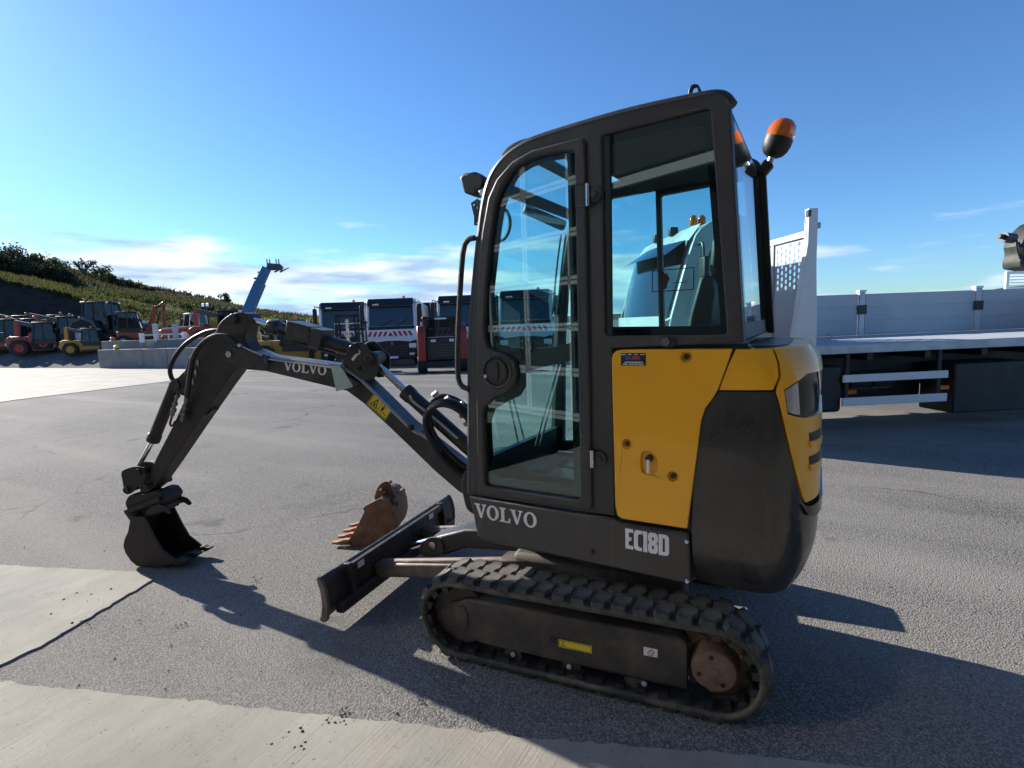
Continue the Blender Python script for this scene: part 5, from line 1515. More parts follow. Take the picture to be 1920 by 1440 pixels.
bh_ = MB().prism(BQL([(234, 966), (240, 958), (270, 952), (296, 946), (306, 950), (300, 962), (272, 974), (244, 980)], -.08), [], bfn(-.075), .15).build('bucket', m_bucket, ex, bevel=.004)
make_bucket('bucket', bk, bfn(-BW/2), BW, m_bucket, m_bucket, [0, 1, 2, 3, 4, 5, 6, 7, 8, 9, 10], bh_, 3, tooth_len=.07)
MB().prism(BQL([(262, 974), (284, 950), (300, 944), (314, 950), (322, 960), (318, 963), (308, 957), (296, 960)], -.08), [], bfn(-.09), .012).build('bucket_ear', m_bucket, bh_)
MB().prism(BQL([(262, 974), (284, 950), (300, 944), (314, 950), (322, 960), (318, 963), (308, 957), (296, 960)], -.08), [], bfn(.078), .012).build('bucket_ear', m_bucket, bh_)

# ------------------------------------------------------------------ spare rusty bucket on the ground
g1, g2 = on_z(618, 1019, .03), on_z(651, 985, .03)
lat = (g2-g1); lat.z = 0; RW = min(.40, lat.length+.03); lat.normalize()
fw = Vector((lat.y, -lat.x, 0))
if fw.x > 0: fw = -fw
nb = on_z(657, 1026, 0)
def RQ(u, v, off=0.0):
    p = on_plane(u, v, nb+lat*off, lat); return ((p-nb).dot(fw), p.z)
def rfn(off): return lambda a, b, t: nb+fw*a+lat*(off+t)+Vector((0, 0, b))
rb = thing('spare_bucket', 'rusty spare digging bucket with four teeth lying on the asphalt', 'bucket', nb, world=True)
rp = [RQ(u, v) for u, v in ((711, 935), (722, 938), (732, 948), (738, 965), (740, 985), (736, 1003), (722, 1019), (702, 1029), (676, 1027.5), (660, 1025), (650, 1019), (662, 1000), (672, 982), (683, 960), (680, 953), (686, 948))]
make_bucket('spare_bucket', rp, rfn(0), RW, m_rust, m_rustt, [0, 1, 2, 3, 4, 5, 6, 7, 8, 9, 10], rb, 4, tooth_len=.115, lip=(1, -.02))
for t0 in (.10, RW-.13):
    ear = [RQ(u, v, t0) for u, v in ((700, 940), (706, 915), (718, 903), (728, 903), (742, 930), (748, 945), (740, 960), (722, 945))]
    MB().prism(smooth2(ear, 1), [circle2(RQ(716, 920, t0), .020, 16)], rfn(t0), .016).build('hanger_ear', m_rust, rb, bevel=.003)
e_ = RQ(716, 920, .1); MB().cyl(rfn(.06)(e_[0], e_[1], 0), rfn(RW-.06)(e_[0], e_[1], 0), .016, n=14).build('hanger_pin', m_rust, rb)
e_ = RQ(740, 938, .1); MB().cyl(rfn(.05)(e_[0], e_[1], 0), rfn(RW-.05)(e_[0], e_[1], 0), .022, n=14).build('hanger_tube', m_rust, rb)
# ================================================================== FLATBED TRUCK BESIDE THE EXCAVATOR
ZT = 6.6
c0 = at(1509, 666, ZT)
TA = atan2(RH.y, RH.x)+rad(4.2)
tx, ty = Vector((cos(TA), sin(TA), 0)), Vector((-sin(TA), cos(TA), 0))
T0 = Vector((c0.x, c0.y, 0))
tr = thing('flatbed_truck', 'white flatbed truck with aluminium drop sides parked behind the excavator', 'truck', T0, TA)
def TQ(u, v, y=0.0):
    p = on_plane(u, v, T0+ty*y, ty); q = p-T0
    return (q.dot(tx), p.z)
def tfn(y): return lambda a, b, t: (a, y+t, b)
DZ0, DZ1 = TQ(1600, 663)[1], TQ(1600, 646)[1]
DL, DW = 7.2, 2.3
MB().bx(0, DL, .0, .07, DZ0, DZ1).build('deck_rail', m_galv, tr, bevel=.008)
MB().bx(0, DL, .072, DW, DZ0+.03, DZ1-.012).build('deck_floor', m_alu, tr)
for i in range(35):
    MB().bx(.02+i*.2, .20+i*.2, .09, DW-.05, DZ1-.012, DZ1-.004).build('deck_plank', m_alu, tr)
# headboard: near post with gusset, far post, perforated screen, solid panel
xg0, xg1, xt = TQ(1484, 650)[0], TQ(1531, 650)[0], TQ(1514, 440)[0]
zt = TQ(1525, 390)[1]
xp0 = TQ(1516, 440)[0]; xp1 = TQ(1533, 440)[0]
post = MB().prism([(xg0, DZ0), (xg1, DZ0), (xg1, DZ1+.3), (xp1, 2.2), (xp1, zt), (xp0, zt), (xp0, zt-.28), (xp0+.0, 2.45), (xg0+.03, DZ1+.15)], [], tfn(.0), .09).build('headboard_post', m_white, tr, bevel=.008)
MB().bx(xp1, xp1+.045, .01, .06, zt-.24, zt-.17).build('post_hook', m_galv, tr)
MB().prism([(xg0, DZ0), (xg1, DZ0), (xg1, DZ1+.3), (xp1, zt-.3), (xp0, zt-.3), (xg0+.03, DZ1+.15)], [], tfn(DW-.09), .09).build('headboard_post', m_white, tr, bevel=.008)
zr_ = TQ(1516, 430)[1]
MB().bx(xp0+.02, xp0+.10, .09, DW-.09, zr_-.08, zr_).build('headboard_top_rail', m_white, tr, bevel=.006)
zp = zr_-.75
holes = []
for i in range(22):
    if i in (7, 14): continue
    for j in range(8):
        yy = .16+i*.093; zz = zp+.07+j*.083+(.04 if i % 2 else 0)
        if zz+.04 < zr_-.1: holes.append([(yy+.028*cos(k*pi/4), zz+.034*sin(k*pi/4)) for k in range(8)])
MB().prism([(.09, zp), (DW-.09, zp), (DW-.09, zr_-.08), (.09, zr_-.08)], holes, lambda a, b, t: (xp0+.05+t, a, b), .006).build('perforated_screen', m_galv, tr, smooth=0)
MB().bx(xp0+.045, xp0+.065, .09, DW-.09, DZ1-.02, zp).build('headboard_panel', m_alu, tr)
for y0 in (.80, 1.45):
    MB().bx(xp0+.03, xp0+.09, y0, y0+.07, DZ1-.02, zr_-.08).build('headboard_upright', m_galv, tr)
MB().bx(xp0-.01, xp0+.03, .0, .05, zt-.10, zt-.02).build('marker_lamp', m_blk, tr)
# far drop sides and stakes
zs = TQ(1700, 548.5, DW)[1]
xs_ = [TQ(u, 580, DW)[0] for u in (1534, 1606, 1619, 1822, 1836)]
sec = [(xg1+.02, xs_[1]), (xs_[2], xs_[3]), (xs_[4], DL-.05)]
for i, (xa_, xb2) in enumerate(sec):
    pn = MB().bx(xa_, xb2, DW-.03, DW, DZ1, zs).build('drop_side', m_alu, tr, bevel=.006)
    for k in range(3):
        MB().bx(xa_+.005, xb2-.005, DW-.036, DW-.030, DZ1+.02+k*(zs-DZ1)/3, DZ1-.008+(k+1)*(zs-DZ1)/3).build('board', m_alu, pn, bevel=.003)
for xa_, xb2 in ((xs_[1], xs_[2]), (xs_[3], xs_[4])):
    st = MB().bx(xa_+.012, xb2-.012, DW-.05, DW+.03, DZ1, zs+.035).build('side_stake', m_galv, tr, bevel=.005)
    MB().bx(xa_-.015, xb2+.015, DW-.06, DW-.045, DZ1+.36, DZ1+.52).build('stake_latch', m_blk, st)
    MB().bx(xa_+.0, xb2-.0, DW-.055, DW+.03, zs+.036, zs+.07).build('stake_cap', m_white, st)
MB().bx(DL-.04, DL, .07, DW, DZ1, zs).build('tailboard', m_alu, tr)
q_ = TQ(1545, 635, .3); MB().tube([(q_[0]+.02, .3, DZ1+.04), (q_[0]+.10, .3, DZ1+.06), (q_[0]+.12, .3, DZ1+.12), (q_[0]+.05, .3, DZ1+.14)], .012, 8, smooth=2).build('lashing_hook', m_galv, tr)
# chassis, guards, tank, locker, wheels
MB().bx(-2.2, DL, .62, .72, .72, .98).build('chassis_rail', m_chas, tr)
MB().bx(-2.2, DL, 1.58, 1.68, .72, .98).build('chassis_rail', m_chas, tr)
MB().bx(-.6, DL-.3, .74, 1.56, .48, .96).build('drive_train', m_chas, tr, bevel=.05)
MB().bx(.6, 2.2, .66, .71, .34, .9).build('underbody_filler', m_chas, tr, bevel=.02)  # thin dark panel added so the space under the deck looks black
for i in range(7): MB().bx(.1+i*.8, .18+i*.8, .07, DW-.05, .93, DZ0).build('cross_bearer', m_chas, tr)
xa_, xb2 = TQ(1582, 710, .03)[0], TQ(1778, 710, .03)[0]
for v0, v1 in ((699, 713), (742, 757)):
    z1_, z0_ = TQ(1680, v0, .03)[1], TQ(1680, v1, .03)[1]
    MB().bx(xa_, xb2, .03, .06, z0_, z1_).build('side_guard', m_white, tr, bevel=.004)
for xx in (xa_+.05, xb2-.12):
    MB().bx(xx, xx+.05, .065, .11, TQ(1680, 757, .03)[1], DZ0+.05).build('guard_bracket', m_chas, tr)
for xx in (xa_+.08, xb2-.08):
    MB().bx(xx, xx+.12, .05, .09, .50, .55).build('side_reflector', m_amber, tr)
a_ = TQ(1535, 688, .08); b_ = TQ(1578, 773, .08)
MB().bx(a_[0]-.25, b_[0], .08, .62, b_[1], a_[1]).build('fuel_tank', m_chas, tr, bevel=.05, segs=3)
a_ = TQ(1792, 682, .06); b_ = TQ(1920, 768, .06)
MB().bx(a_[0], a_[0]+1.1, .06, .60, b_[1], a_[1]).build('tool_locker', m_chas, tr, bevel=.02)
for xx in (xa_+.35, xa_+.68):
    MB().cyl((xx, .45, .62), (xx+.30, .45, .62), .12, n=20).build('air_tank', m_dgrey, tr)
def wheel(parent, x, y, r, w, z=None, mat_r=None, n=28):
    z = r if z is None else z
    t = MB().lathe([(r*.55, -w/2), (r*.90, -w/2), (r*.985, -w*.38), (r, -w*.2), (r, w*.2), (r*.985, w*.38), (r*.90, w/2), (r*.55, w/2)], (x, y, z), (0, 1, 0), n).build('wheel', m_tyre, parent)
    MB().lathe([(0, -w*.28), (r*.16, -w*.42), (r*.22, -w*.30), (r*.42, -w*.26), (r*.55, -w*.46), (r*.56, w*.46), (r*.40, w*.2), (0, w*.2)], (x, y, z), (0, 1, 0), n).build('rim', mat_r or m_galv, t)
    return t
for xx in (-1.15, 5.0):
    for yy in (.16, 2.14): wheel(tr, xx, yy, .45, .26)
# cab
CXF = TQ(1256, 560)[0]
prof_c = smooth2([(CXF+.05, .55), (CXF, .9), (CXF, 1.45), (CXF+.03, 1.60), (CXF+.30, 2.52), (CXF+.44, 2.70), (CXF+.75, 2.80), (-.80, 2.80), (-.73, 2.7), (-.73, .75), (CXF+.55, .75), (CXF+.45, .55)], 1)
cabo = MB().prism(prof_c, [], tfn(.02), 2.2).build('truck_cab', m_wtruck, tr, bevel=.10, segs=4)
def wsfn(off):
    def fn(a, b, t):    # b 0..1 up the screen
        x = CXF+.03+(.27)*b-off-t; z = 1.60+.92*b
        bow = .16*(1-((a-1.12)/1.1)**2)
        return (x-bow, a, z)
    return fn
rows = []
for j in range(7):
    rows.append([wsfn(.012)(.10+2.04*i/16, j/6, 0) for i in range(17)])
MB().grid(rows).build('windscreen', m_screen, cabo)
rows = []
for j in range(9):
    zz = .75+.85*j/8
    rows.append([(CXF-.012-.16*(1-((.08+2.08*i/16-1.12)/1.1)**2)-(.05 if zz < .95 else 0), .08+2.08*i/16, zz) for i in range(17)])
MB().grid(rows).build('front_panel', m_wtruck, cabo)
rows = []
for j in range(6):
    b = j/5
    rows.append([(CXF+.30+.14*b-.16*(1-((.08+2.08*i/16-1.12)/1.1)**2)*(1-b*.8)-.012, .08+2.08*i/16, 2.52+.20*b) for i in range(17)])
MB().grid(rows).build('roof_fairing', m_wtruck, cabo)
vis = []
for j in range(5):
    b = j/4
    vis.append([(CXF+.34-.16*(1-((.15+1.94*i/16-1.12)/1.1)**2)-.30*b, .15+1.94*i/16, 2.56-.20*b) for i in range(17)])
MB().grid(vis).build('sun_visor', m_screen, cabo)
MB().prism([(CXF+.22, 1.62), (CXF+.42, 2.40), (CXF+.52, 2.50), (-.95, 2.50), (-.95, 1.62)], [[(CXF+.34, 1.70), (CXF+.50, 2.36), (CXF+.56, 2.42), (-1.03, 2.42), (-1.03, 1.70)]], tfn(.006), .012).build('door_frame', m_wtruck, cabo)
MB().prism([(CXF+.345, 1.705), (CXF+.505, 2.355), (CXF+.565, 2.415), (-1.035, 2.415), (-1.035, 1.705)], [], tfn(.010), .008).build('door_window', m_screen, cabo)
MB().bx(CXF+.5, CXF+.72, -.005, .02, 1.42, 1.48).build('door_handle', m_blk, cabo)
MB().tube([(CXF+.36, .0, 2.45), (CXF+.34, -.16, 2.47), (CXF+.34, -.20, 2.30), (CXF+.33, -.20, 1.75), (CXF+.30, -.03, 1.62)], .016, 8, smooth=2).build('mirror_arm', m_blk, cabo)
mi = MB().bx(CXF+.30, CXF+.37, -.30, -.13, 1.85, 2.28).build('mirror', m_blk, cabo, bevel=.02)
MB().bx(CXF+.371, CXF+.376, -.28, -.15, 1.88, 2.25).build('mirror_glass', m_chrome, mi)
MB().bx(CXF-.25, CXF+.25, .06, 2.16, .38, .76).build('front_bumper', m_dgrey, cabo, bevel=.06, segs=3)
for yy in (.25, 1.85):
    MB().bx(CXF-.20, CXF-.14, yy, yy+.26, .80, .98).build('headlamp', m_lampw, cabo, bevel=.02)
for du in (0, 1):
    q_ = TQ(1240+du*8, 420, .9)
    b_ = MB().lathe([(0, .0), (.05, .0), (.055, .02), (.05, .10), (.03, .14), (0, .15)], (CXF+.62+du*.12, .75, 2.80), (0, 0, 1), 20).build('roof_beacon', m_amber, cabo)
for yy in (.75, 1.35):
    MB().bx(CXF+.30, CXF+.42, yy, yy+.10, 2.68, 2.80).build('roof_lamp', m_blk, cabo, bevel=.02)
MB().tube([(CXF+1.2, .5, 2.8), (CXF+1.32, .5, 3.3)], .006, 6).build('aerial', m_blk, cabo)
# loader crane folded behind the deck, and its white guard frame
p_ = TQ(1886, 540, DW+.4); x0_ = p_[0]; zf0 = TQ(1886, 541, DW+.4)[1]; zf1 = TQ(1886, 509, DW+.4)[1]
MB().prism([(x0_, zf0-.3), (x0_+1.6, zf0-.3), (x0_+1.6, zf1), (x0_, zf1)], [[(x0_+.06, zf0+.02), (x0_+1.54, zf0+.02), (x0_+1.54, zf1-.05), (x0_+.06, zf1-.05)]], tfn(DW+.4), .04).build('guard_frame', m_white, tr)
for k in range(5):
    MB().bx(x0_+.06, x0_+1.54, DW+.41, DW+.43, zf0+.04+k*.055, zf0+.052+k*.055).build('guard_slat', m_galv, tr)
def cq(u, v): return TQ(u, v, DW+.5)
cr_ = MB().prism(smooth2([cq(1911, 506), cq(1908, 490), cq(1914, 476), cq(1910, 456), (cq(1936, 420)), (cq(1960, 410)), cq(1990, 430), cq(1990, 505)], 1), [], tfn(DW+.45), .35).build('loader_crane', m_dgrey, tr, bevel=.02)
MB().cyl((cq(1872, 443)[0], DW+.5, cq(1872, 443)[1]), (cq(1905, 446)[0], DW+.5, cq(1905, 446)[1]), .045, n=14).build('crane_hose_end', m_blk, cr_)
MB().cyl((cq(1882, 445)[0], DW+.5, cq(1882, 445)[1]), (cq(1900, 447)[0], DW+.5, cq(1900, 447)[1]), .09, n=14).build('crane_rotator', m_dgrey, cr_)
for k in range(4):
    a_ = cq(1898+k*4, 452+k*3); MB().tube([(a_[0], DW+.42, a_[1]), (a_[0]-.02+.02*k, DW+.38, a_[1]-.16), (a_[0]+.1, DW+.42, a_[1]-.34)], .016, 6, smooth=2).build('crane_hose', m_hose, cr_)
MB().bx(x0_+.2, x0_+.9, .8, 1.5, DZ1, zf0).build('crane_base', m_dgrey, tr)

m_crane = M('crane_paint', (.030, .034, .028), .6, 0, .4, 9)
for o_ in [x for x in bpy.data.objects if x.name.startswith('loader_crane')]: o_.data.materials[0] = m_crane
# ================================================================== VEHICLES ACROSS THE YARD
def mesh_prism_x(poly, x0, x1, name, mat, parent, bevel=0.0, segs=2):   # poly in (y,z)
    return MB().prism(poly, [], lambda a, b, t: (x0+t, a, b), x1-x0).build(name, mat, parent, bevel=bevel, segs=segs)
def tipper(p, rz, label, wheels=True, visor=True, chev=True):
    t = thing('tipper_truck', label, 'truck', p, rz, 'lorries parked nose out across the yard'); t.scale = (1, 1, 1.11)
    pr = [(0, .95), (0, 1.66), (.04, 1.75), (.24, 2.80), (.42, 3.0), (2.0, 3.05), (2.0, .95)]
    c = mesh_prism_x(pr, -1.22, 1.22, 'cab', m_wtruck, t, .07, 3)
    mesh_prism_x([(-.06, .32), (-.06, 1.12), (.30, 1.30), (1.9, 1.0), (1.9, .5), (.5, .32)], -1.25, 1.25, 'bumper', m_chas, t, .04)
    def scr(x, b, o): return (x, .04+.20*b-o, 1.75+1.05*b)
    MB().grid([[scr(-1.08+2.16*i/4, .06+.84*j/3, .012) for i in range(5)] for j in range(4)]).build('windscreen', m_glassd, t)
    MB().bx(-1.12, 1.12, -.008, .05, 1.66, 1.80).build('scuttle', m_blk, t)
    if visor: MB().prism([(-.05, 2.70), (.20, 3.02), (.30, 3.04), (.30, 2.80)], [], lambda a, b, q: (-1.1+q, a, b), 2.2).build('sun_visor', m_blk, t)
    MB().bx(-1.0, 1.0, -.075, -.06, .45, 1.0).build('grille', m_blk, t)
    for k in range(4): MB().bx(-.8, .8, -.085, -.076, .52+k*.12, .56+k*.12).build('grille_bar', m_dgrey, t)
    MB().lathe([(0, -.02), (.07, -.02), (.09, 0)], (0, -.08, 1.03), (0, 1, 0), 4).build('front_badge', m_chrome, t)
    for sx in (-1, 1):
        MB().bx(sx*.82, sx*1.18, -.09, -.02, .80, 1.02).build('headlamp', m_lampw, t, bevel=.03)
        mr = MB().bx(sx*1.30, sx*1.52, .05, .16, 1.95, 2.75).build('mirror', m_blk, t, bevel=.04)
        MB().tube([(sx*1.2, .2, 2.8), (sx*1.4, .1, 2.86), (sx*1.42, .1, 2.7)], .025, 6).build('mirror_arm', m_blk, t)
        MB().prism([(.35, 1.75), (.50, 2.65), (1.5, 2.68), (1.5, 1.75)], [], lambda a, b, q: (sx*(1.225+q), a, b), .006).build('side_window', m_glassd, t)
    MB().bx(-.85, -.55, -.02, .10, 2.72, 2.80).build('kerb_mirror', m_chrome, t)
    MB().bx(-.26, .26, -.10, -.09, .36, .47).build('number_plate', m_stickw, t)
    for x in (-.5, .25): MB().bar((x, -.01, 1.80), (x+.55, .07, 2.10), .02, .02).build('wiper', m_blk, t)
    MB().prism([(-1.2, 1.30), (1.2, 1.30), (1.2, 1.20), (.9, 1.10), (.3, 1.16), (-.3, 1.16), (-.9, 1.10), (-1.2, 1.20)], [], lambda a, b, q: (a, -.07-q, b), .05).build('front_apron', m_wtruck, t)
    for sx in (-1, 1): MB().bx(sx*.95-.12, sx*.95+.12, -.09, -.055, .50, .60).build('fog_lamp', m_lampw, t); MB().bar((sx*1.16, -.02, 1.75), (sx*1.10, .20, 2.75), .07, .07).build('screen_pillar', m_wtruck, t)
    if chev:
        MB().bx(-1.14, 1.14, -.010, -.004, 1.36, 1.58).build('chevron_band', m_decal, t)
        for k in range(9):
            x = -1.06+k*.245; s = -1 if k < 4 else 1
            if k == 4: pts = [(x-.12, 1.37), (x+.14, 1.37), (x+.01, 1.57)]
            else: pts = [(x-.07-s*-.06, 1.365), (x+.07-s*-.06, 1.365), (x+.07-s*.06, 1.575), (x-.07-s*.06, 1.575)]
            MB().prism(pts, [], lambda a, b, q: (a, -.011-q, b), .003).build('chevron', m_stripe, t)
    MB().lathe([(0, 0), (.07, 0), (.08, .03), (.07, .09), (.03, .12), (0, .12)], (.55, .9, 3.05), (0, 0, 1), 14).build('beacon', m_amber, t)
    mesh_prism_x([(2.15, 1.3), (2.15, 2.95), (7.2, 2.75), (7.2, 1.3)], -1.22, 1.22, 'tipper_body', m_wtruck if label.count('white body') else m_galv, t, .03)
    MB().bx(-.45, .45, .5, 7.2, .75, 1.25).build('chassis', m_chas, t)
    for yy in (1.2, 5.2, 6.4):
        for sx in (-1, 1):
            w_ = MB().lathe([(.28, -.15), (.47, -.15), (.52, -.08), (.52, .08), (.47, .15), (.28, .15)], (sx*1.05, yy, .52), (1, 0, 0), 20).build('wheel', m_tyre, t)
    return t
def place(u, Z, dz=0.0):
    p = gpos(u, Z); p.z += dz; return p
tipper(place(734, 25.6), facing(734)+rad(-10), 'white lorry with red chevron band, facing us left of the red loader')
tipper(place(645, 27.5), facing(645)+rad(-4), 'white lorry half hidden behind the black forklift')
tipper(place(866, 25.2), facing(866)+rad(-8), 'white lorry just behind the handrail, right of the red loader')
tipper(place(812, 31.5), facing(812)+rad(-8), 'white lorry set back between two other lorries behind the red loader')
tipper(place(985, 23.5), facing(985)+rad(-6), 'white lorry seen through the excavator door glass')
tipper(place(938, 27.5), facing(938)+rad(-6), 'white lorry further back, seen through the left edge of the door glass')

# ---- forklift
def forklift(p, rz):
    t = thing('forklift', 'black forklift with tall mast parked before the left lorry', 'forklift', p, rz)
    for x in (-.42, -.30, .30, .42):
        MB().bx(x-.04, x+.04, -.10, .06, .1, 2.35).build('mast_rail', m_blk, t)
    for z in (.5, 1.4, 2.3): MB().bx(-.46, .46, -.05, .02, z, z+.10).build('mast_crossbar', m_blk, t)
    MB().bx(-.06, .06, -.08, .04, .3, 2.2).build('lift_ram', m_chrome, t)
    cg = MB().bx(-.52, .52, -.20, -.12, .35, .85).build('carriage', m_blk, t)
    for x in (-.3, .3): MB().prism([(-.20, .12), (-1.25, .10), (-1.25, .13), (-.26, .17), (-.24, .9), (-.20, .9)], [], lambda a, b, q: (x-.06+q, a, b), .12).build('fork', m_dgrey, t)
    for x in (-.55, .55):
        for y in (.25, 1.55): MB().tube([(x, y, .9), (x*.95, y+.08, 2.05)], .04, 8).build('guard_post', m_blk, t)
    MB().bx(-.62, .62, .15, 1.75, 2.05, 2.12).build('overhead_guard', m_blk, t, bevel=.02)
    MB().bx(-.6, .6, .5, 2.1, .35, 1.05).build('body', m_redp, t, bevel=.08)
    MB().bx(-.25, .25, .8, 1.3, 1.05, 1.5).build('seat', m_seat, t, bevel=.05)
    MB().lathe([(0, 0), (.05, 0), (.05, .1), (0, .12)], (.3, .5, 2.12), (0, 0, 1), 12).build('beacon', m_amber, t)
    MB().bx(-.5, .5, -.1, .1, 2.02, 2.06).build('guard_front_bar', m_white, t)
    for x in (-.5, .5):
        for y in (.25, 1.6): MB().lathe([(.12, -.12), (.30, -.12), (.33, 0), (.30, .12), (.12, .12)], (x, y, .33), (1, 0, 0), 18).build('wheel', m_tyre, t)
forklift(place(652, 21.0), facing(652)+rad(-8))
# ---- compact track loader, red and black, rear towards us
def skid(p, rz):
    t = thing('track_loader', 'red and black compact track loader standing before the lorries', 'loader', p, rz)
    MB().bx(-.62, .62, -.02, 1.6, .45, 1.32).build('engine_door', m_blk, t, bevel=.06)
    for k in range(5): MB().bx(-.45, .45, -.035, -.02, .62+k*.1, .67+k*.1).build('grille_bar', m_dgrey, t)
    for sx in (-1, 1):
        MB().prism([(-.10, 1.05), (-.16, 1.50), (.05, 1.78), (.45, 1.78), (.62, 1.35), (.5, .75), (.1, .45), (-.10, .45)], [], lambda a, b, q: (sx*(.62+q) if sx > 0 else -.62-q, a, b), .30).build('rear_tower', m_redp, t, bevel=.05)
        MB().prism([(.0, 1.55), (.1, 1.72), (1.9, 1.5), (2.5, .6), (2.3, .5), (1.75, 1.3)], [], lambda a, b, q: (sx*(.70+q) if sx > 0 else -.70-q, a, b), .16).build('lift_arm', m_redp, t, bevel=.03)
        MB().prism(smooth2([(-.05, .12), (-.12, .35), (.1, .58), (1.6, .58), (1.85, .3), (1.7, 0), (.12, 0)], 1), [], lambda a, b, q: (sx*(.60+q) if sx > 0 else -.60-q, a, b), .34).build('rubber_track', m_tyre, t, bevel=.03)
        MB().bx(sx*.34-.09, sx*.34+.09, -.05, -.02, 1.16, 1.26).build('tail_lamp', m_lampw, t)
        MB().bx(sx*.42-.05, sx*.42+.05, -.05, -.02, .30, .38).build('tail_lamp', m_lampw, t)
        for y in (.55, 1.6): MB().bx(sx*.60-.05, sx*.60+.05, y, y+.08, 1.2, 2.02).build('cab_post', m_blk, t)
    MB().bx(-.68, .68, .45, 1.8, 2.02, 2.12).build('cab_roof', m_blk, t, bevel=.03)
    MB().bx(-.55, .55, .56, .58, 1.34, 2.0).build('rear_window', m_glassd, t)
    MB().bx(-.22, .22, .40, .46, 2.00, 2.06).build('roof_plate', m_stickw, t)
    MB().bx(-.7, .7, -.06, .3, .22, .44).build('counterweight', m_chas, t, bevel=.03)
skid(place(828, 19.3), facing(828)+rad(4))

# ---- generic machines for the far row; length along local x, front to +x
def cab_box(t, x0, x1, y0, y1, z0, z1, fm, gm, roofm):
    tp, ty_ = .14, .07
    def cpt(i, j, top): return Vector(((x0+tp*top) if i == 0 else (x1-tp*1.6*top), (y0+ty_*top) if j == 0 else (y1-ty_*top), z1 if top else z0))
    for i in (0, 1):
        for j in (0, 1): MB().bar(cpt(i, j, 0), cpt(i, j, 1), .085, .085, up=(0, 1, 0)).build('cab_post', fm, t)
    xm = x0+(x1-x0)*.45
    for y, q in ((y0, 0), (y1, 1)): MB().bar((xm, y, z0), (xm, cpt(0, q, 1).y, z1), .07, .07, up=(0, 1, 0)).build('cab_post', fm, t)
    MB().bx(x0+tp-.12, x1-tp*1.6+.12, y0-.04, y1+.04, z1, z1+.11).build('cab_roof', roofm, t, bevel=.04)
    for q in ((0, 0, 1, 0), (0, 1, 1, 1), (0, 0, 0, 1), (1, 0, 1, 1)):
        w_ = MB(); w_.face((cpt(q[0], q[1], 0)+Vector((0, 0, .08)), cpt(q[2], q[3], 0)+Vector((0, 0, .08)), cpt(q[2], q[3], 1), cpt(q[0], q[1], 1))); w_.build('cab_window', gm, t, smooth=0)
    MB().tube([((x0+x1)/2+.3, (y0+y1)/2, z0+.1), ((x0+x1)/2+.45, (y0+y1)/2, z0+.55)], .03, 6).build('steering_column', m_blk, t)
    for sy in (y0-.22, y1+.12): MB().bx(x1-.1, x1-.02, sy, sy+.12, z0+.45, z0+.8).build('mirror', m_blk, t, bevel=.02)
    for yy in (y0+.12, y1-.28): MB().bx(x1-tp*1.6+.09, x1-tp*1.6+.15, yy, yy+.16, z1-.02, z1+.09).build('work_lamp', m_lampw, t)
    MB().bx(x0+.05, x1-.05, y0+.05, y1-.05, z0-.25, z0+.1).build('cab_base', fm, t)
    MB().bx((x0+x1)/2-.2, (x0+x1)/2+.2, (y0+y1)/2-.25, (y0+y1)/2+.25, z0, z0+.75).build('seat', m_seat, t, bevel=.06)
def telehandler(p, rz, label, paint, group=None, boom_up=None, name='telehandler', roofm=None, writing=None, s=1.0):
    t = thing(name, label, 'loader', p, rz, group); t.scale = (s, s, s)
    mesh = MB().prism([(-2.1, .55), (-2.15, 1.15), (-1.9, 1.32), (-.5, 1.30), (-.4, .85), (1.5, .80), (1.9, .60), (1.9, .45), (-1.9, .45)], [], lambda a, b, q: (a, .25+q, b), 1.6).build('body', paint, t, bevel=.06, segs=3)
    MB().prism([(-2.1, .60), (-2.12, 1.20), (-1.85, 1.36), (-.95, 1.30), (-.95, .60)], [], lambda a, b, q: (a, .18+q, b), .70).build('engine_hood', paint, t, bevel=.07, segs=3)
    cab_box(t, -.55, .75, .05, .95, 1.05, 2.15, m_blk, m_glassd, roofm or m_blk)
    for x in (-1.35, 1.25):
        for y in (.12, 1.95): wheel(t, x, y, .56, .38, mat_r=paint)
    if boom_up is None:
        bm_ = MB().bar((-2.0, 1.35, 2.35), (1.9, 1.35, 1.20), .26, .26).build('boom', m_dgrey, t, bevel=.03)
        MB().bar((-1.2, 1.35, .9), (-.2, 1.35, 1.75), .10, .10).build('boom_ram', m_chrome, t)
        MB().bar((-2.0, 1.35, 1.1), (-1.9, 1.35, 2.4), .30, .22).build('boom_tower', paint, t)
        MB().bar((1.85, 1.35, 1.20), (2.35, 1.35, .45), .26, .26).build('boom_nose', m_blk, t, bevel=.03)
        MB().bx(2.30, 2.42, .5, 2.0, .15, .85).build('carriage', m_blk, t)
    MB().lathe([(0, 0), (.07, 0), (.08, .03), (.07, .14), (0, .18)], (.1, .5, 2.29), (0, 0, 1), 12).build('beacon', m_amber, t)
    MB().bx(-1.75, -1.05, .165, .18, .80, 1.10).build('side_grille', m_blk, t)
    for k in range(4): MB().bx(-1.72, -1.08, .150, .164, .84+k*.07, .87+k*.07).build('grille_slat', m_dgrey, t)
    for x in (-2.2, 1.92): MB().bx(x, x+.05, .3, .5, .75, .9).build('lamp', m_lampw, t)
    MB().bx(-.5, .6, -.02, .10, .35, .45).build('step', m_chas, t)
    if writing:
        text_mesh(writing, .22, lambda a, b: (-.35+a, .235, .92+b), m_decal, 'lettering', t, .9)
    return t
ter = lambda u, v, Z: at(u, v, Z)
GRP = 'machines lined up below the bank'
telehandler(bank_at(12, 4.0), facing(12)+rad(-30), 'dark red loader at the far left edge with glazed cab', m_redp, GRP, s=1.3)
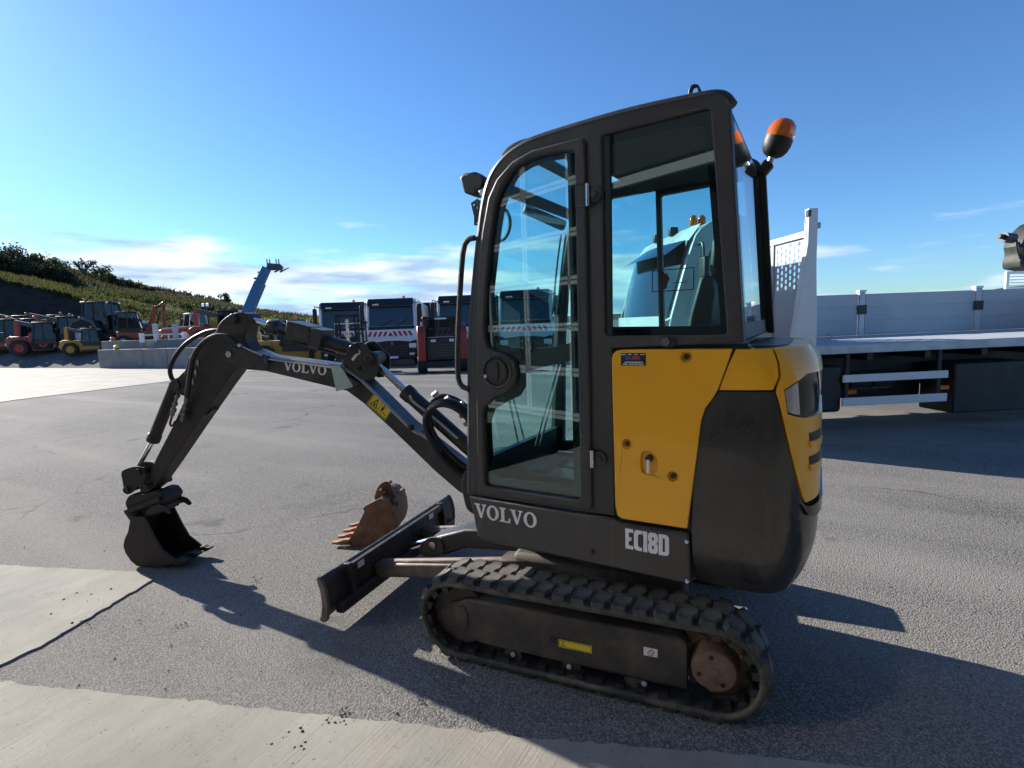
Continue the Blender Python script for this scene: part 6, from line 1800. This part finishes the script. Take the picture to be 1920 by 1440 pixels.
telehandler(bank_at(84, 3.6), facing(84)+rad(-24), 'bright red loader with white lettering, second from the left edge', m_redp, GRP, writing='KUBOTA', s=1.15)
telehandler(bank_at(130, 5.5), facing(128)+rad(-20), 'red loader partly hidden between lettered loader and yellow loader', m_redp, GRP, s=1.2)
telehandler(bank_at(170, 3.6), facing(166)+pi+rad(-16) if 0 else facing(166)+rad(-18), 'small yellow loader parked left of the concrete blocks', m_yel2, GRP, s=.86, name='yellow_loader')
telehandler(bank_at(46, 9.5), facing(46)+rad(-28), 'dark grey loader in the second row behind the red loaders at left', m_dgrey, GRP, s=1.35)
telehandler(bank_at(112, 10.5), facing(112)+rad(-22), 'dark grey loader in the second row behind the yellow loader', m_dgrey, GRP, s=1.3)
telehandler(bank_at(232, 8.5), facing(232)+rad(-15), 'dark loader between the big tractor and the orange digger', m_dgrey, GRP, s=1.15)
telehandler(bank_at(62, 6.5), facing(62)+rad(-26), 'dark red loader squeezed between the two front red loaders', m_redp, GRP, s=1.2)
telehandler(bank_at(430, 5.0), facing(432)+rad(-12), 'orange loader behind the arm head of the excavator', m_oran, None, s=1.1)
def tractor(p, rz, label, hoodm, cabm, roofm, gm, s=1.0, loader=False):
    t = thing('tractor', label, 'tractor', p, rz, None); t.scale = (s, s, s)
    MB().prism(smooth2([(.35, 1.0), (.35, 1.72), (1.6, 1.62), (2.25, 1.40), (2.35, 1.0), (2.2, .75), (.4, .75)], 1), [], lambda a, b, q: (a, .55+q, b), .85).build('bonnet', hoodm, t, bevel=.06, segs=3)
    MB().bx(2.28, 2.34, .65, 1.3, .85, 1.35).build('grille', m_blk, t)
    cab_box(t, -1.0, .45, .25, 1.7, 1.35, 2.65, cabm, gm, roofm)
    MB().bx(-1.2, 2.1, .75, 1.2, .55, .95).build('chassis', m_chas, t)
    for y in (.12, 1.83):
        wheel(t, -.75, y, .85, .45); wheel(t, 1.65, y, .62, .36)
        MB().prism([(-1.6, 1.1), (-1.35, 1.65), (-.75, 1.85), (-.15, 1.65), (.05, 1.2), (-.1, 1.2), (-.3, 1.55), (-.75, 1.72), (-1.25, 1.55), (-1.5, 1.1)], [], lambda a, b, q: (a, y-.22+q, b), .44).build('mudguard', hoodm, t)
    MB().cyl((.62, .42, 1.3), (.62, .42, 2.75), .045, n=10).build('exhaust', m_blk, t)
    MB().lathe([(0, 0), (.07, 0), (.08, .03), (.07, .14), (0, .18)], (-.9, .5, 2.79), (0, 0, 1), 12).build('beacon', m_amber, t)
    MB().bx(.15, .35, -.30, -.20, 1.9, 2.3).build('mirror', m_blk, t)
    return t
tractor(bank_at(188, 6.5), facing(182)+rad(-35), 'big dark tractor with grey roof and long bonnet below the bank', m_dgrey, m_blk, m_dgrey, m_glassd, 1.36)
tractor(bank_at(356, 7.5), facing(350)+pi+rad(18), 'old red tractor with pale green cab behind the block wall', m_oran, m_lgreen, m_lgreen, m_glassd, .86)
def digger(p, rz, label, s=1.0):
    t = thing('wheeled_digger', label, 'excavator', p, rz); t.scale = (s, s, s)
    MB().bx(-1.4, 1.4, .2, 2.0, .75, 1.35).build('body', m_oran, t, bevel=.08)
    cab_box(t, -1.3, .2, .15, 1.2, 1.5, 2.75, m_blk, m_glassd, m_blk)
    for x in (-1.0, 1.2):
        for y in (.15, 2.0): wheel(t, x, y, .52, .36)
    b1 = MB().bar((.5, 1.5, 1.2), (1.15, 1.5, 3.3), .24, .34).build('boom', m_oran, t, bevel=.03)
    MB().bar((1.10, 1.5, 3.2), (1.75, 1.5, 3.4), .22, .26).build('boom_head', m_oran, t, bevel=.03)
    MB().bar((1.72, 1.5, 3.45), (1.60, 1.5, 1.35), .20, .24).build('dipper', m_oran, t, bevel=.03)
    MB().cyl((.9, 1.5, 1.3), (1.45, 1.5, 2.9), .07, n=12).build('boom_ram', m_blk, t)
    MB().tube([(1.2, 1.35, 3.0), (1.75, 1.3, 3.75), (1.95, 1.3, 3.5), (1.7, 1.3, 3.0)], .04, 8, smooth=2).build('hose', m_hose, t)
    MB().prism([(1.35, 1.3), (1.9, 1.2), (1.95, .8), (1.6, .6), (1.3, .8)], [], lambda a, b, q: (a, 1.2+q, b), .6).build('bucket', m_chas, t, bevel=.03)
digger(bank_at(262, 5.0), facing(258)+rad(-8), 'orange digger with raised arm and dark cab behind the blocks', .92)
# hopper part: red machine before the pale cab
def red_hopper(p, rz):
    t = thing('red_spreader', 'red hopper machine standing before the pale tractor cab', 'machine', p, rz)
    MB().prism([(-.8, .3), (-1.0, 1.25), (.9, 1.35), (1.15, 1.0), (.9, .3)], [], lambda a, b, q: (a, q, b), 1.4).build('hopper', m_oran, t, bevel=.08, segs=3)
    MB().cyl((-.9, -.05, 1.30), (1.0, -.05, 1.42), .05, n=10).build('hopper_rim', m_galv, t)
    for x in (-.5, .6): wheel(t, x, -.05, .35, .2)
    MB().bar((-1.6, .5, .5), (-.8, .5, .6), .1, .1).build('drawbar', m_chas, t)
    MB().bar((-1.5, .1, .35), (-.75, .1, .95), .06, .06).build('chute', m_yel2, t)
red_hopper(bank_at(337, 5.0), facing(337)+rad(8))
# floodlight mast
def flood(p):
    t = thing('floodlight_mast', 'thin mast with two floodlights behind the red tractor', 'lamp post', p)
    MB().cyl((0, 0, -.2), (0, 0, 2.9), .06, .045, 10).build('mast', m_chas, t)
    for sx in (-1, 1):
        h = MB().box((sx*.28, -.05, 2.98), (.40, .16, .26)).build('floodlight', m_blk, t, bevel=.03)
        MB().box((sx*.28, -.14, 2.98), (.34, .02, .2)).build('lens', m_lampw, h)
    MB().bar((-.4, 0, 2.85), (.4, 0, 2.85), .05, .05).build('crossarm', m_blk, t)
flood(bank_at(396, 8.5))
# things on the block wall
def white_frame(p, rz):
    t = thing('white_frame', 'white painted metal frame lying on the rear block wall', 'frame', p, rz)
    for z in (.10, .42): MB().bx(-1.1, 1.1, -.03, .03, z, z+.07).build('rail', m_white, t)
    for x in (-1.1, -.45, .25, 1.0): MB().bx(x, x+.08, -.035, .035, .0, .5).build('upright', m_white, t)
    for x in (-1.25, 1.05): MB().bx(x, x+.28, -.2, .2, 0, .58).build('end_box', m_white, t, bevel=.04)
white_frame(at(307, 640.5, ZE(307)+1.9), facing(307))
for u, h, lb in ((294, 1.15, 'tall grey ramp plate standing upright on the left of the white frame'), (331, 1.1, 'tall grey ramp plate standing upright on the right of the white frame')):
    t = thing('ramp_plate', lb, 'ramp', at(u, 640, ZE(u)+2.2), facing(u), 'two upright ramp plates')
    MB().bx(-.16, .16, -.03, .03, -.1, h).build('plate', m_galv, t, bevel=.01)
    for k in range(7): MB().bx(-.14, .14, -.05, -.03, .05+k*.15, .09+k*.15).build('rung', m_alu, t)
for (u, v, Z, lb) in ((212, 640, ZE(212)+1.9, 'small orange warning lamp on top of the rear blocks'), (219, 656, ZE(219)+.1, 'small yellow lamp with black base on the front blocks')):
    t = thing('warning_lamp', lb, 'lamp', ter(u, v, Z), facing(u))
    MB().lathe([(0, 0), (.22, 0), (.22, .05), (.12, .08)], (0, 0, 0), (0, 0, 1), 16).build('base', m_blk if v > 650 else m_oran, t)
    MB().lathe([(.12, .08), (.15, .12), (.15, .24), (.08, .30), (0, .31)], (0, 0, 0), (0, 0, 1), 16).build('lens', m_sticky if v > 650 else m_amber, t)
# ---- blue telehandler with its boom in the air
def blue_handler():
    Zb = 33.0
    p = at(452, horizon(452), Zb); p.z = DROP
    t = thing('blue_telehandler', 'blue telehandler with boom raised high and fork carriage on top', 'loader', p, world=True)
    n_ = -FH
    def bq(u, v, o=0.0): return at(u, v, Zb)+n_*o
    for a, b, w_, h_, nm in (((462, 592), (488, 530), .44, .62, 'outer_boom'), ((486, 534), (500, 502), .36, .50, 'inner_boom')):
        MB().bar(bq(*a), bq(*b), w_, h_, up=RH).build(nm, m_blue, t, bevel=.03)
    MB().bar(bq(*(440, 660)), bq(*(462, 592)), .44, .66, up=RH).build('lower_boom', m_blue, t, bevel=.03)
    MB().prism([(bq(495, 506)-p).dot(RH) and (0, 0), (1.0, -.05), (1.05, .25), (.15, .35)], [], lambda a, b, q: bq(497, 506)+RH*a+Vector((0, 0, b))-n_*q, .30).build('boom_head', m_dgrey, t, bevel=.03)
    MB().bar(bq(501, 497), bq(526, 499), .10, .26).build('carriage', m_dgrey, t)
    for u in (501, 506, 518, 523):
        MB().bar(bq(u, 496), bq(u-1.2, 486), .08, .10).build('backrest_bar', m_galv, t)
    for u in (515, 525):
        MB().prism([(0, 0), (.6, .22), (.62, .20), (.04, -.08)], [], lambda a, b, q: bq(u, 509)+RH*a+Vector((0, 0, b))+n_*q, .10).build('fork', m_dgrey, t)
    for u, v in ((487, 511), (480, 522)): MB().box(bq(u, v), (.15, .2, .12)).build('hose_clip', m_blk, t)
    bd_ = MB().box(p+RH*.2+Vector((0, 0, .95)), (3.6, 1.6, .8), Matrix((RH, FH, Vector((0, 0, 1)))).transposed()).build('body', m_blue, t, bevel=.08)
    for a in (-1.2, 1.5):
        for b in (-.9, .9):
            c_ = p+RH*a+FH*b+Vector((0, 0, .58))
            w_ = MB().lathe([(.3, -.18), (.54, -.18), (.58, 0), (.54, .18), (.3, .18)], c_, FH, 20).build('wheel', m_tyre, t)
            MB().lathe([(0, -.1), (.3, -.16), (.3, .16), (0, .1)], c_, FH, 20).build('rim', m_galv, w_)
blue_handler()
telehandler(place(546, 27.0), facing(546)+rad(-14), 'dark green cabbed dumper with orange beacon behind the boom', m_yel2, None, name='green_dumper', roofm=m_dgreen, s=1.12)
def red_engine(p, rz):
    t = thing('red_roller', 'small red roller among dark attachments behind the boom', 'roller', p, rz)
    MB().bx(-.9, .7, .1, 1.0, .55, 1.15).build('body', m_redp, t, bevel=.07, segs=3)
    for x in (-.75, .65): MB().cyl((x, .05, .38), (x, 1.1, .38), .38, n=24).build('drum', m_dgrey, t)
    MB().tube([(-.2, .1, 1.1), (-.25, .1, 1.95), (-.25, 1.0, 1.95), (-.2, 1.0, 1.1)], .04, 8).build('roll_bar', m_galv, t)
    MB().bx(.0, .35, .4, .8, 1.1, 1.55).build('seat', m_seat, t, bevel=.05)
    MB().bar((-.7, .3, 1.1), (-.45, .3, 1.5), .05, .05).build('steering_column', m_blk, t)
red_engine(place(484, 27.5), facing(484)+rad(-20))
# ---- small stones and crumbs on the asphalt
def crumbs():
    rnd = random.Random(5); mb = MB()
    def blob(p, r):
        vs_ = [Vector(q) for q in ((1, 0, 0), (-1, 0, 0), (0, 1, 0), (0, -1, 0), (0, 0, 1), (0, 0, -.4))]
        V = [mb.bm.verts.new(p+Vector((v.x*r*rnd.uniform(.6, 1.3), v.y*r*rnd.uniform(.6, 1.3), max(0.0, v.z+.4)*r*rnd.uniform(.5, .9)))) for v in vs_]
        for a, b, c in ((0, 2, 4), (2, 1, 4), (1, 3, 4), (3, 0, 4), (2, 0, 5), (1, 2, 5), (3, 1, 5), (0, 3, 5)): mb.bm.faces.new((V[a], V[b], V[c]))
    for u, v, n, spr in ((636, 1346, 26, .03), (430, 1118, 8, .03), (345, 1172, 6, .03), (480, 1088, 7, .03), (270, 1170, 5, .05), (545, 1384, 8, .04), (788, 1317, 4, .01), (560, 1405, 7, .05), (165, 1165, 9, .05), (145, 1120, 10, .08), (380, 760, 4, .1), (355, 810, 3, .1), (555, 1190, 6, .04)):
        for _ in range(n):
            p = on_z(u, v, .008); p.x += rnd.gauss(0, spr); p.y += rnd.gauss(0, spr)
            blob(p, rnd.uniform(.003, .009))
    for _ in range(420):
        u, v = rnd.uniform(-50, 1950), 760+rnd.random()**1.5*680
        p = on_z(u, v, .002); blob(p, rnd.uniform(.003, .0075))
    return tag(mb.build('loose_grit', M('grit', (.07, .06, .055), .9, 0, .4, 40), smooth=0, recalc=False), 'dark loose grit scattered on the asphalt and concrete', 'grit', kind='stuff')
crumbs()
